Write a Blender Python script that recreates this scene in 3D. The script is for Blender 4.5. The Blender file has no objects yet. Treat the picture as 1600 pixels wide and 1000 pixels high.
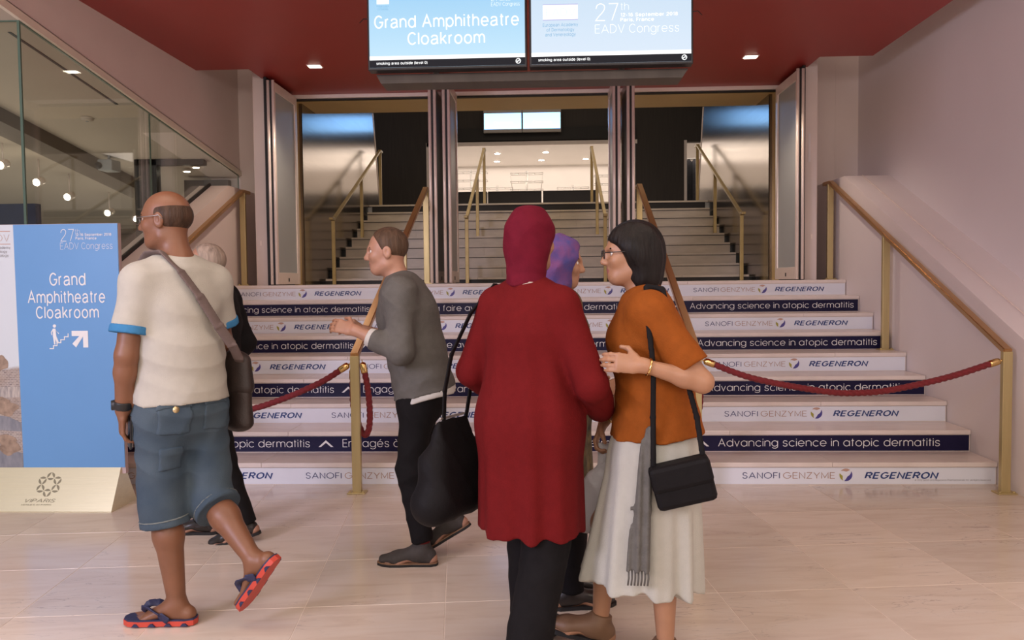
import bpy, bmesh, math, random
import numpy as np
from mathutils import Vector, Matrix, Euler

# ------------------------------------------------------------------ camera, world, lights, exposure
scene = bpy.context.scene
COL = scene.collection
cam_d = bpy.data.cameras.new('camera')
cam_d.sensor_width = 36.0
cam_d.lens = 36.0 * 1300.0 / 1600.0
cam_d.clip_start = 0.05
cam = bpy.data.objects.new('camera', cam_d)
COL.objects.link(cam)
def _cam(yaw, pitch, roll, loc):
    f = Vector((-math.sin(yaw)*math.cos(pitch), math.cos(yaw)*math.cos(pitch), math.sin(pitch)))
    r = Vector((math.cos(yaw), math.sin(yaw), 0)); u = r.cross(f)
    r2 = r*math.cos(roll) + u*math.sin(roll); u2 = -r*math.sin(roll) + u*math.cos(roll)
    m = Matrix((r2, u2, -f)).transposed().to_4x4(); m.translation = Vector(loc)
    cam.matrix_world = m
_cam(.0433, -.0464, -.0104, (.1638, -5.8917, 1.4572))
scene.camera = cam

w = bpy.data.worlds.new('hall_ambient'); scene.world = w; w.use_nodes = True
w.node_tree.nodes['Background'].inputs[0].default_value = (1.0, .90, .83, 1)
w.node_tree.nodes['Background'].inputs[1].default_value = .37

def area(name, loc, rot, sx, sy, power, color):
    d = bpy.data.lights.new(name, 'AREA'); d.shape = 'RECTANGLE'; d.size = sx; d.size_y = sy
    d.energy = power; d.color = color
    o = bpy.data.objects.new(name, d); o.location = loc; o.rotation_euler = rot
    COL.objects.link(o); o['kind'] = 'helper'; return o
def spot(name, loc, rot, power, color, angle=100, blend=.6, r=.05):
    d = bpy.data.lights.new(name, 'SPOT'); d.energy = power; d.color = color
    d.spot_size = math.radians(angle); d.spot_blend = blend; d.shadow_soft_size = r
    o = bpy.data.objects.new(name, d); o.location = loc; o.rotation_euler = rot
    COL.objects.link(o); o['kind'] = 'helper'; return o
WARM = (1.0, .80, .66)
area('hall_ceiling_and_fill', (-1.9, -3.6, 4.6), (math.radians(14), 0, 0), 2.6, 1.6, 58, WARM)
area('hall_ceiling_and_fill', (1.9, -3.6, 4.6), (math.radians(14), 0, 0), 2.6, 1.6, 58, WARM)
area('hall_ceiling_and_fill', (0, -8.8, 3.3), (math.radians(79), 0, 0), 7.0, 1.8, 225, (1.0, .84, .75))  # added frontal fill, set low to reach risers and doors below the screens
area('lavender_wall_fill', (-4.5, -7.0, 3.0), (math.radians(70), 0, math.radians(-52)), 2.0, 2.0, 270, (.80, .75, 1.0))  # added fill, aimed to brighten and tint the right wall
area('upper_hall_light', (0, 11.0, 7.2), (0, 0, 0), 5.0, 3.0, 60, (1.0, .78, .58))
area('cloakroom_light', (-.2, 18.8, 5.17), (0, 0, 0), 11.0, 5.0, 250, (1.0, .86, .76))
area('landing_light', (0, 6.3, 5.6), (0, 0, 0), 4.0, 1.6, 48, (1.0, .80, .60))
area('lounge_uplight_fill', (-6.0, 2.2, 1.0), (math.pi, 0, 0), 3.0, 4.0, 46, (1.0, .85, .7))  # added fill facing upward to brighten the lounge ceiling

scene.view_settings.view_transform = 'Standard'
scene.view_settings.look = 'None'
scene.view_settings.exposure = 0.0
scene.view_settings.gamma = 1.0
scene.view_settings.use_curve_mapping = False

# ------------------------------------------------------------------ materials
MATS = {}
def mat(name, color, rough=.5, metal=0.0, var=0.0, vscale=6.0, stretch=(1, 1, 1), bump=0.0, bscale=60.0,
        color2=None, emit=None, estr=0.0, coat=0.0, trans=0.0, alpha=1.0, sheen=0.0, aniso=0.0, spec=.5, obj_random=0.0, rvar=0.0):
    if name in MATS: return MATS[name]
    m = bpy.data.materials.new(name); m.use_nodes = True; MATS[name] = m
    nt = m.node_tree; b = nt.nodes['Principled BSDF']; L = nt.links
    c = (*color, 1)
    b.inputs['Base Color'].default_value = c
    b.inputs['Roughness'].default_value = rough; b.inputs['Metallic'].default_value = metal
    b.inputs['Coat Weight'].default_value = coat; b.inputs['Coat Roughness'].default_value = .08
    b.inputs['Transmission Weight'].default_value = trans
    b.inputs['Sheen Weight'].default_value = sheen
    b.inputs['Anisotropic'].default_value = aniso
    b.inputs['Specular IOR Level'].default_value = spec
    if emit:
        b.inputs['Emission Color'].default_value = (*emit, 1); b.inputs['Emission Strength'].default_value = estr
    tc = nt.nodes.new('ShaderNodeTexCoord'); mp = nt.nodes.new('ShaderNodeMapping')
    mp.inputs['Scale'].default_value = stretch
    L.new(tc.outputs['Object'], mp.inputs['Vector'])
    if var > 0 or color2:
        n = nt.nodes.new('ShaderNodeTexNoise'); n.inputs['Scale'].default_value = vscale; n.inputs['Detail'].default_value = 6
        L.new(mp.outputs[0], n.inputs['Vector'])
        mx = nt.nodes.new('ShaderNodeMix'); mx.data_type = 'RGBA'
        mr = nt.nodes.new('ShaderNodeMapRange'); mr.inputs[1].default_value = .3; mr.inputs[2].default_value = .7
        L.new(n.outputs['Fac'], mr.inputs[0]); L.new(mr.outputs[0], mx.inputs[0])
        c2 = color2 or tuple(max(0, x*(1-var)) for x in color)
        mx.inputs[6].default_value = c; mx.inputs[7].default_value = (*c2, 1)
        L.new(mx.outputs[2], b.inputs['Base Color'])
        if rvar:
            mr2 = nt.nodes.new('ShaderNodeMapRange'); mr2.inputs[3].default_value = rough-rvar; mr2.inputs[4].default_value = rough+rvar
            L.new(n.outputs['Fac'], mr2.inputs[0]); L.new(mr2.outputs[0], b.inputs['Roughness'])
    if bump > 0:
        n2 = nt.nodes.new('ShaderNodeTexNoise'); n2.inputs['Scale'].default_value = bscale; n2.inputs['Detail'].default_value = 4
        L.new(mp.outputs[0], n2.inputs['Vector'])
        bp = nt.nodes.new('ShaderNodeBump'); bp.inputs['Strength'].default_value = bump; bp.inputs['Distance'].default_value = .01
        L.new(n2.outputs['Fac'], bp.inputs['Height']); L.new(bp.outputs[0], b.inputs['Normal'])
    return m

def marble():
    m = bpy.data.materials.new('floor_marble'); m.use_nodes = True
    nt = m.node_tree; b = nt.nodes['Principled BSDF']; L = nt.links
    tc = nt.nodes.new('ShaderNodeTexCoord'); oi = nt.nodes.new('ShaderNodeObjectInfo')
    add = nt.nodes.new('ShaderNodeVectorMath'); add.operation = 'ADD'
    sc = nt.nodes.new('ShaderNodeVectorMath'); sc.operation = 'SCALE'; sc.inputs[3].default_value = 37.0
    cmb = nt.nodes.new('ShaderNodeCombineXYZ')
    L.new(oi.outputs['Random'], cmb.inputs[0]); L.new(oi.outputs['Random'], cmb.inputs[1])
    L.new(cmb.outputs[0], sc.inputs[0]); L.new(tc.outputs['Object'], add.inputs[0]); L.new(sc.outputs[0], add.inputs[1])
    mp = nt.nodes.new('ShaderNodeMapping'); mp.inputs['Scale'].default_value = (1.0, 4.5, 1); mp.inputs['Rotation'].default_value = (0, 0, .22)
    L.new(add.outputs[0], mp.inputs[0])
    n = nt.nodes.new('ShaderNodeTexNoise'); n.inputs['Scale'].default_value = 2.2; n.inputs['Detail'].default_value = 8; n.inputs['Distortion'].default_value = 1.0
    L.new(mp.outputs[0], n.inputs['Vector'])
    r = nt.nodes.new('ShaderNodeValToRGB'); e = r.color_ramp.elements
    e[0].position = .30; e[0].color = (.60, .495, .405, 1); e[1].position = .72; e[1].color = (.68, .595, .51, 1)
    x = r.color_ramp.elements.new(.5); x.color = (.66, .56, .465, 1)
    L.new(n.outputs['Fac'], r.inputs[0])
    # thin grey veins
    n2 = nt.nodes.new('ShaderNodeTexNoise'); n2.inputs['Scale'].default_value = 1.6; n2.inputs['Detail'].default_value = 10; n2.inputs['Distortion'].default_value = 1.6
    L.new(mp.outputs[0], n2.inputs['Vector'])
    r2 = nt.nodes.new('ShaderNodeValToRGB'); e = r2.color_ramp.elements
    e[0].position = .492; e[0].color = (0, 0, 0, 1); e[1].position = .508; e[1].color = (0, 0, 0, 1)
    x = e.new(.5); x.color = (1, 1, 1, 1)
    L.new(n2.outputs['Fac'], r2.inputs[0])
    n3 = nt.nodes.new('ShaderNodeTexNoise'); n3.inputs['Scale'].default_value = 1.3
    L.new(add.outputs[0], n3.inputs['Vector'])
    mr = nt.nodes.new('ShaderNodeMapRange'); mr.inputs[1].default_value = .45; mr.inputs[2].default_value = .65; mr.inputs[4].default_value = .7
    L.new(n3.outputs['Fac'], mr.inputs[0])
    mul = nt.nodes.new('ShaderNodeMath'); mul.operation = 'MULTIPLY'; L.new(r2.outputs[0], mul.inputs[0]); L.new(mr.outputs[0], mul.inputs[1])
    mx = nt.nodes.new('ShaderNodeMix'); mx.data_type = 'RGBA'; L.new(mul.outputs[0], mx.inputs[0])
    L.new(r.outputs[0], mx.inputs[6]); mx.inputs[7].default_value = (.30, .25, .23, 1)
    hv = nt.nodes.new('ShaderNodeHueSaturation')
    mr3 = nt.nodes.new('ShaderNodeMapRange'); mr3.inputs[3].default_value = .91; mr3.inputs[4].default_value = 1.06
    L.new(oi.outputs['Random'], mr3.inputs[0]); L.new(mr3.outputs[0], hv.inputs['Value'])
    L.new(mx.outputs[2], hv.inputs['Color']); L.new(hv.outputs[0], b.inputs['Base Color'])
    b.inputs['Roughness'].default_value = .17; b.inputs['Specular IOR Level'].default_value = .5
    return m

WHITE = mat('painted_plaster', (.78, .67, .62), .6, var=.05, vscale=2.0, bump=.03, bscale=180)
WHITE_R = mat('painted_side_plaster', (.80, .73, .72), .55, var=.04, vscale=1.2, bump=.03, bscale=160)
RED = mat('red_soffit_paint', (.36, .038, .032), .45, var=.06, vscale=1.5)
MARBLE = marble()
GROUT = mat('pale_grout', (.80, .70, .60), .5, var=.08, vscale=40)
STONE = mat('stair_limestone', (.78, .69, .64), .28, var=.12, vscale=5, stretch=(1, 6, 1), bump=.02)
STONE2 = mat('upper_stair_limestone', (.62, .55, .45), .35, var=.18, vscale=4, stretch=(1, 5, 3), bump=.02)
BANNER_W = mat('white_vinyl_banner', (.76, .79, .87), .32, var=.04, vscale=3)
BANNER_N = mat('navy_vinyl_banner', (.012, .010, .046), .35, var=.15, vscale=3, spec=.2)
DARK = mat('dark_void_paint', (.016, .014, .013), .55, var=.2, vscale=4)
DARKWALL = mat('dark_brown_wall_panel', (.050, .038, .030), .55, var=.25, vscale=30, stretch=(1, 1, .05))
BRASS = mat('brushed_brass', (.56, .45, .22), .40, .6, var=.12, vscale=30, stretch=(1, 1, .1), bump=.03, bscale=120, rvar=.06)
COPPER = mat('rubbed_bronze_rail', (.60, .37, .17), .30, .85, var=.10, vscale=3, rvar=.04)
GOLDPAINT = mat('gold_soffit_panel', (.62, .45, .19), .45, .15, var=.06, vscale=3)
STEEL = mat('brushed_steel_panel', (.25, .205, .165), .17, 1.0, var=.06, vscale=40, stretch=(.05, .05, 3), bump=.015, bscale=4, rvar=.03, aniso=.5)
ALU = mat('satin_aluminium_profile', (.90, .78, .70), .28, .12, var=.05, vscale=10)
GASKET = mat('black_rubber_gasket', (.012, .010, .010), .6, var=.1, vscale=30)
BLACKPL = mat('black_plastic', (.012, .012, .014), .35, var=.1, vscale=30)
def glassmat(name, tint, rough, fac):
    m = bpy.data.materials.new(name); m.use_nodes = True; nt = m.node_tree; b = nt.nodes['Principled BSDF']
    out = nt.nodes['Material Output']
    tr = nt.nodes.new('ShaderNodeBsdfTransparent'); tr.inputs[0].default_value = (*tint, 1)
    gl = nt.nodes.new('ShaderNodeBsdfGlossy'); gl.inputs['Roughness'].default_value = rough
    lw = nt.nodes.new('ShaderNodeLayerWeight'); lw.inputs[0].default_value = .5
    fr = nt.nodes.new('ShaderNodeMath'); fr.operation = 'POWER'; fr.inputs[1].default_value = 4.0; nt.links.new(lw.outputs['Facing'], fr.inputs[0])
    nz = nt.nodes.new('ShaderNodeTexNoise'); nz.inputs['Scale'].default_value = 3.0
    ml = nt.nodes.new('ShaderNodeMath'); ml.operation = 'MULTIPLY_ADD'; ml.inputs[1].default_value = .02; ml.inputs[2].default_value = fac
    nt.links.new(nz.outputs['Fac'], ml.inputs[0])
    ad = nt.nodes.new('ShaderNodeMath'); ad.operation = 'ADD'; ad.use_clamp = True
    nt.links.new(fr.outputs[0], ad.inputs[0]); nt.links.new(ml.outputs[0], ad.inputs[1])
    mx = nt.nodes.new('ShaderNodeMixShader'); nt.links.new(ad.outputs[0], mx.inputs[0])
    nt.links.new(tr.outputs[0], mx.inputs[1]); nt.links.new(gl.outputs[0], mx.inputs[2]); nt.links.new(mx.outputs[0], out.inputs[0])
    return m
GLASS = glassmat('clear_balustrade_glass', (.90, .92, .885), .02, .03)
FROST = mat('frosted_door_glass', (.42, .45, .45), .38, var=.05, vscale=2, spec=.6)
GLASSEDGE = mat('green_glass_edge', (.10, .16, .12), .2, var=.1, vscale=8)

# ------------------------------------------------------------------ helpers
def world_of(o):
    if o is None: return Matrix.Identity(4)
    b = Matrix.LocRotScale(o.location, o.rotation_euler, o.scale)
    return (world_of(o.parent) @ o.matrix_parent_inverse @ b) if o.parent else b
def adopt(ch, p):
    if p is not None:
        ch.parent = p; ch.matrix_parent_inverse = world_of(p).inverted()
    return ch
def tag(o, label=None, cat=None, group=None, kind=None):
    if label: o['label'] = label
    if cat: o['category'] = cat
    if group: o['group'] = group
    if kind: o['kind'] = kind
    return o
def thing(name, loc, label, cat=None, group=None, kind=None):
    o = bpy.data.objects.new(name, None); o.location = loc; o.empty_display_size = .1; COL.objects.link(o)
    return tag(o, label, cat, group, kind)
def link(name, me, m, parent=None, smooth=False):
    if m is not None:
        me.materials.clear(); me.materials.append(m)
    o = bpy.data.objects.new(name, me); COL.objects.link(o)
    if smooth:
        me.polygons.foreach_set('use_smooth', [True]*len(me.polygons))
    return adopt(o, parent)
def pyd(name, v, f, m, parent=None, smooth=False):
    me = bpy.data.meshes.new(name); me.from_pydata([tuple(p) for p in v], [], f); me.update()
    bm = bmesh.new(); bm.from_mesh(me); bmesh.ops.recalc_face_normals(bm, faces=bm.faces); bm.to_mesh(me); bm.free()
    return link(name, me, m, parent, smooth)
def bm_obj(name, bm, m, parent=None, smooth=False):
    bmesh.ops.recalc_face_normals(bm, faces=bm.faces)
    me = bpy.data.meshes.new(name); bm.to_mesh(me); bm.free()
    return link(name, me, m, parent, smooth)
def bm_box(bm, x0, x1, y0, y1, z0, z1, bev=0.0):
    r = bmesh.ops.create_cube(bm, size=1.0)
    for v in r['verts']:
        v.co = Vector(((x0+x1)/2 + v.co.x*(x1-x0), (y0+y1)/2 + v.co.y*(y1-y0), (z0+z1)/2 + v.co.z*(z1-z0)))
    if bev > 0:
        es = list({e for v in r['verts'] for e in v.link_edges})
        bmesh.ops.bevel(bm, geom=es, offset=bev, segments=2, affect='EDGES', profile=.5)
def box(name, x0, x1, y0, y1, z0, z1, m, parent=None, bev=0.0):
    bm = bmesh.new(); bm_box(bm, x0, x1, y0, y1, z0, z1, bev)
    return bm_obj(name, bm, m, parent)
def bm_bar(bm, a, b, wdt, hgt, side=Vector((1, 0, 0)), bev=0.0):
    a = Vector(a); b = Vector(b); d = (b-a).normalized()
    s = (side - d*side.dot(d)).normalized(); u = s.cross(d)
    vs = []
    for p in (a, b):
        for (i, j) in ((-1, -1), (1, -1), (1, 1), (-1, 1)):
            vs.append(bm.verts.new(p + s*(i*wdt/2) + u*(j*hgt/2)))
    fs = [(0, 1, 2, 3), (7, 6, 5, 4), (0, 4, 5, 1), (1, 5, 6, 2), (2, 6, 7, 3), (3, 7, 4, 0)]
    F = [bm.faces.new([vs[k] for k in f]) for f in fs]
    if bev > 0:
        bmesh.ops.bevel(bm, geom=list({e for f in F for e in f.edges}), offset=bev, segments=2, affect='EDGES')
def bar(name, a, b, wdt, hgt, m, parent=None, side=Vector((1, 0, 0)), bev=.003):
    bm = bmesh.new(); bm_bar(bm, a, b, wdt, hgt, side, bev); return bm_obj(name, bm, m, parent)
def extrude_poly(name, pts, axis, lo, hi, m, parent=None):
    """pts 2-D in the plane across `axis` ('x': (y,z), 'y': (x,z), 'z': (x,y))"""
    n = len(pts)
    def P(p, t):
        return {'x': (t, p[0], p[1]), 'y': (p[0], t, p[1]), 'z': (p[0], p[1], t)}[axis]
    v = [P(p, lo) for p in pts] + [P(p, hi) for p in pts]
    f = [tuple(range(n)), tuple(range(2*n-1, n-1, -1))] + [(i, (i+1) % n, n+(i+1) % n, n+i) for i in range(n)]
    return pyd(name, v, f, m, parent)
def bm_tube(bm, path, radii, seg=10, caps=True):
    path = [Vector(p) for p in path]; n = len(path)
    if not isinstance(radii, (list, tuple)): radii = [radii]*n
    rings = []; prev = None
    for i, p in enumerate(path):
        d = (path[min(i+1, n-1)] - path[max(i-1, 0)]).normalized()
        ref = prev if prev is not None else (Vector((0, 0, 1)) if abs(d.z) < .9 else Vector((1, 0, 0)))
        s = (ref - d*ref.dot(d)).normalized(); prev = s; u = d.cross(s)
        rings.append([bm.verts.new(p + (s*math.cos(2*math.pi*k/seg) + u*math.sin(2*math.pi*k/seg))*radii[i]) for k in range(seg)])
    for a, b in zip(rings, rings[1:]):
        for k in range(seg): bm.faces.new((a[k], a[(k+1) % seg], b[(k+1) % seg], b[k]))
    if caps:
        bm.faces.new(rings[0][::-1]); bm.faces.new(rings[-1])
def tube(name, path, radii, m, parent=None, seg=10):
    bm = bmesh.new(); bm_tube(bm, path, radii, seg); return bm_obj(name, bm, m, parent, True)
def lathe(name, prof, loc, m, parent=None, seg=16, mtx=None):
    bm = bmesh.new(); bm_tube(bm, [(0, 0, z) for r, z in prof], [max(r, 1e-4) for r, z in prof], seg)
    bmesh.ops.transform(bm, matrix=Matrix.Translation(loc) @ (mtx or Matrix.Identity(4)), verts=bm.verts)
    return bm_obj(name, bm, m, parent, True)
def flat(name, polys, y, m, parent=None, depth=.0015):
    """thin raised print: list of 2-D (x,z) outlines standing on the plane y, facing -y"""
    bm = bmesh.new()
    for i_, p in enumerate(polys):
        a = [bm.verts.new((x, y-depth-.00025*(i_ % 4), z)) for x, z in p]; bm.faces.new(a)
        b = [bm.verts.new((x, y, z)) for x, z in p]
        for i in range(len(p)):
            j = (i+1) % len(p); bm.faces.new((a[i], b[i], b[j], a[j]))
    bmesh.ops.recalc_face_normals(bm, faces=bm.faces)
    me = bpy.data.meshes.new(name); bm.to_mesh(me); bm.free()
    return link(name, me, m, parent)

# ------------------------------------------------------------------ stroke lettering (geometric sans drawn from lines and arcs)
def _arc(cx, cy, rx, ry, a0, a1, n=None):
    n = n or max(4, int(abs(a1-a0)/18))
    return [(cx+rx*math.cos(math.radians(a0+(a1-a0)*k/n)), cy+ry*math.sin(math.radians(a0+(a1-a0)*k/n))) for k in range(n+1)]
def _sp(pts, sub=4):
    out = []; n = len(pts)
    for i in range(n-1):
        p0, p1, p2, p3 = pts[max(i-1, 0)], pts[i], pts[i+1], pts[min(i+2, n-1)]
        for k in range(sub):
            t = k/sub
            out.append(tuple(.5*(2*p1[c]+(p2[c]-p0[c])*t+(2*p0[c]-5*p1[c]+4*p2[c]-p3[c])*t*t+(3*p1[c]-p0[c]-3*p2[c]+p3[c])*t**3) for c in (0, 1)))
    return out+[pts[-1]]
def glyph(c, r, geo):
    """strokes and advance width; cap height 1, x-height .73; r = half width of the round letters"""
    X = .73; h = X/2; B = 2*r; O = _arc(r, h, r, h, 0, 360, 22); L = lambda *p: list(p)
    S_ = lambda w_, t: _sp([(x*w_, y*t) for x, y in ((.93, .80), (.80, .95), (.5, 1.0), (.2, .95), (.09, .75), (.2, .58), (.5, .50), (.82, .41), (.94, .24), (.80, .05), (.5, 0), (.18, .05), (.05, .22))])
    rc = r*1.22; C = .5
    g = {
     'a': ([O, L((B, 0), (B, X))], B) if geo else ([_sp([(.05*B, .56), (.2*B, .69), (.5*B, X), (.8*B, .68), (.9*B, .53)]), L((.9*B, .53), (.9*B, .10), (B, 0.0)), _sp([(.9*B, .43), (.5*B, .40), (.15*B, .33), (.03*B, .19), (.12*B, .05), (.4*B, 0), (.7*B, .06), (.9*B, .22)])], B),
     'b': ([O, L((0, 0), (0, 1))], B), 'c': ([_arc(r, h, r, h, 42, 318)], B*.9), 'd': ([O, L((B, 0), (B, 1))], B),
     'e': ([L((.02, h), (B, h)) + _arc(r, h, r, h, 0, 322)[1:]], B), 'f': ([L((.12, 0), (.12, .80)) + _arc(.27, .80, .15, .20, 180, 80)[1:], L((0, X), (.28, X))], .3),
     'g': ([O, L((B, X), (B, -.02)) + _arc(r, -.02, r, .26, 0, -150)[1:]], B), 'h': ([L((0, 0), (0, 1)), L((0, X-.30)) + _arc(r*.86, X-.28, r*.86, .28, 180, 0) + L((r*1.72, 0))], r*1.72),
     'i': ([L((0, 0), (0, X)), L((0, .89), (0, 1.0))], 0), 'j': ([L((.05, X), (.05, -.25)), L((.05, .89), (.05, 1))], .05), 'k': ([L((0, 0), (0, 1)), L((0, .26), (.44, X)), L((.15, .41), (.48, 0))], .48),
     'l': ([L((0, 0), (0, 1))], 0), 'm': ([L((0, 0), (0, X))] + [L((k*r*1.5, X-.28)) + _arc(k*r*1.5+r*.75, X-.27, r*.75, .27, 180, 0) + L((k*r*1.5+r*1.5, 0)) for k in (0, 1)], r*3.0),
     'n': ([L((0, 0), (0, X)), L((0, X-.30)) + _arc(r*.86, X-.28, r*.86, .28, 180, 0) + L((r*1.72, 0))], r*1.72), 'o': ([O], B),
     'p': ([O, L((0, -.28), (0, X))], B), 'q': ([O, L((B, -.28), (B, X))], B), 'r': ([L((0, 0), (0, X)), L((0, X-.28)) + _arc(.24, X-.25, .24, .25, 180, 90)[1:]], .25),
     's': ([S_(r*1.55, X)], r*1.5), 't': ([L((.12, .97), (.12, .0)) if geo else L((.12, .95), (.12, .12)) + _arc(.24, .12, .12, .12, 180, 270)[1:], L((0, X), (.28, X))], .28),
     'u': ([L((0, X), (0, .28)) + _arc(r*.86, .28, r*.86, .28, 180, 360)[1:], L((r*1.72, X), (r*1.72, 0))], r*1.72), 'v': ([L((0, X), (.27, 0), (.54, X))], .54),
     'w': ([L((0, X), (.2, 0), (.4, X), (.6, 0), (.8, X))], .8), 'x': ([L((0, 0), (.5, X)), L((.5, 0), (0, X))], .5), 'y': ([L((0, X), (.27, .02)), L((.54, X), (.17, -.27))], .54), 'z': ([L((0, X), (.46, X), (0, 0), (.48, 0))], .48),
     'A': ([L((0, 0), (.39, 1), (.78, 0)), L((.14, .34), (.64, .34))], .78), 'B': ([L((0, 0), (0, 1), (.3, 1)) + _arc(.3, .76, .24, .24, 90, -90) + L((0, .52)), _arc(.32, .26, .28, .26, 90, -90) + L((0, 0))], .6),
     'C': ([_arc(rc, C, rc, C, 40, 320)], rc*1.85), 'D': ([L((0, 0), (0, 1), (.24, 1)) + _arc(.24, .5, .44, .5, 90, -90) + L((0, 0))], .68),
     'E': ([L((.52, 1), (0, 1), (0, 0), (.54, 0)), L((0, .52), (.48, .52))], .52), 'F': ([L((.50, 1), (0, 1), (0, 0)), L((0, .5), (.44, .5))], .48),
     'G': ([_arc(rc, C, rc, C, 42, 350) + L((rc*2, .47), (rc*1.15, .47))], rc*2), 'H': ([L((0, 0), (0, 1)), L((.64, 0), (.64, 1)), L((0, .5), (.64, .5))], .64), 'I': ([L((0, 0), (0, 1))], 0),
     'K': ([L((0, 0), (0, 1)), L((0, .35), (.58, 1)), L((.2, .58), (.62, 0))], .62), 'L': ([L((0, 1), (0, 0), (.48, 0))], .48), 'M': ([L((0, 0), (0, 1), (.38, .12), (.76, 1), (.76, 0))], .76), 'N': ([L((0, 0), (0, 1), (.62, 0), (.62, 1))], .62),
     'O': ([_arc(rc*1.03, C, rc*1.03, C, 0, 360, 24)], rc*2.06), 'P': ([L((0, 0), (0, 1), (.3, 1)) + _arc(.3, .74, .26, .26, 90, -90) + L((0, .48))], .56),
     'R': ([L((0, 0), (0, 1), (.32, 1)) + _arc(.32, .745, .255, .255, 90, -90) + L((0, .49)), L((.32, .49), (.58, 0))], .58), 'S': ([S_(.60, 1)], .58), 'T': ([L((0, 1), (.62, 1)), L((.31, 1), (.31, 0))], .62),
     'U': ([L((0, 1), (0, .3)) + _arc(.3, .3, .3, .3, 180, 360)[1:] + L((.6, 1))], .6), 'V': ([L((0, 1), (.35, 0), (.70, 1))], .70), 'Y': ([L((0, 1), (.33, .45), (.66, 1)), L((.33, .45), (.33, 0))], .66), 'Z': ([L((0, 1), (.56, 1), (0, 0), (.58, 0))], .58),
     '0': ([_arc(.27, .5, .27, .5, 0, 360, 22)], .54), '1': ([L((.05, .78), (.24, 1), (.24, 0))], .30), '2': ([_sp([(.02, .70), (.08, .9), (.28, 1), (.48, .9), (.5, .70), (.38, .48), (.15, .22), (0, 0)]) + L((.53, 0))], .54),
     '6': ([_arc(.26, .31, .26, .31, 0, 360, 20), _sp([(.47, .84), (.36, .97), (.22, .97), (.08, .82), (.01, .55), (.0, .31)])], .52), '7': ([L((0, 1), (.52, 1), (.18, 0))], .52), '8': ([_arc(.26, .74, .22, .26, 0, 360, 18), _arc(.26, .25, .26, .25, 0, 360, 18)], .52),
     '-': ([L((0, .38), (.26, .38))], .26), '(': ([_arc(.3, .4, .28, .75, 130, 230)], .14), ')': ([_arc(-.16, .4, .28, .75, 50, -50)], .14), ',': ([L((.04, .06), (0, -.16))], .04), '.': ([L((0, 0), (0, .1))], 0), ' ': ([], .17),
     '©': ([_arc(.4, .5, .4, .45, 0, 360, 18), _arc(.4, .5, .18, .2, 45, 315)], .8)}
    if c == 'é': s, a = g['e']; return s+[[(r*.85, .84), (r*1.35, 1.03)]], a
    if c == 'à': s, a = g['a']; return s+[[(r*.6, 1.03), (r*1.1, .84)]], a
    return g[c]
_TXT = {}
def text_mesh(body, stroke=.11, shear=0.0, spacing=1.0, line=1.55, align='LEFT', round_=.30, geo=False):
    """flat lettering mesh in the xz plane, 1 wide and 1 high; returns mesh and width/height"""
    key = (body, stroke, shear, spacing, line, align, round_, geo)
    if key in _TXT: return _TXT[key]
    rows = []
    for ln in body.split('\n'):
        x = 0; st = []
        for ch in ln:
            s, a = glyph(ch, round_, geo)
            st += [[(px+x, py) for px, py in p] for p in s]
            x += a + (.17+stroke*.75)*spacing
        rows.append((st, x))
    W = max(x for _, x in rows); V = []; F = []
    hw = stroke/2; cnt = 0
    for k, (st, x) in enumerate(rows):
        ox = {'LEFT': 0, 'CENTER': (W-x)/2}[align]; oy = -k*line
        for p in st:
            pts = [Vector((a+ox, b+oy)) for a, b in p]; n = len(pts); cnt += 1; lay = -.00022*(cnt % 5)
            closed = n > 3 and (pts[0]-pts[-1]).length < 1e-4
            base = len(V)
            for i in range(n):
                pa = pts[i-1] if i > 0 else (pts[-2] if closed else None); pb = pts[i+1] if i < n-1 else (pts[1] if closed else None)
                da = (pts[i]-pa).normalized() if pa is not None else None; db = (pb-pts[i]).normalized() if pb is not None else None
                if da is None: da = db
                if db is None: db = da
                na = Vector((-da.y, da.x)); nb = Vector((-db.y, db.x)); nn = na+nb
                nn = na if nn.length < 1e-6 else nn.normalized(); m_ = hw/max(.42, nn.dot(na))
                for s_ in (-1, 1):
                    q = pts[i]+nn*(m_*s_); V.append((q.x+q.y*shear, q.y, lay))
            for i in range(n-1): F.append((base+2*i, base+2*i+1, base+2*i+3, base+2*i+2))
    co = np.array(V)[:, :2]; lo = co.min(0); hi = co.max(0); wd, ht = hi-lo
    me = bpy.data.meshes.new('lettering')
    me.from_pydata([((a-lo[0])/wd, c, (b-lo[1])/ht) for a, b, c in V], [], F); me.update()
    _TXT[key] = (me, wd/ht); return _TXT[key]
def text(body, x0, x1, zc, m, parent, y, h=None, name='lettering', **k):
    """lettering spanning x0..x1 centred on height zc on the plane y, facing the hall (-y)"""
    me, asp = text_mesh(body, **k)
    key = (me.name, m.name)
    if key not in _TXT:
        me2 = me.copy(); me2.materials.append(m); _TXT[key] = me2
    o = bpy.data.objects.new(name, _TXT[key]); COL.objects.link(o)
    hh = h if h else (x1-x0)/asp
    o.location = (x0, y-.0012, zc-hh/2); o.scale = (x1-x0, 1, hh)
    return adopt(o, parent)
INK = {n: mat('print_'+n, c, .4, var=.03, vscale=20) for n, c in dict(
    navy=(.035, .045, .16), blue=(.018, .05, .20), tan=(.40, .235, .165), white=(.80, .80, .80), purple=(.07, .06, .28),
    olive=(.36, .33, .05), grey=(.28, .27, .28), rose=(.52, .33, .26)).items()}
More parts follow.
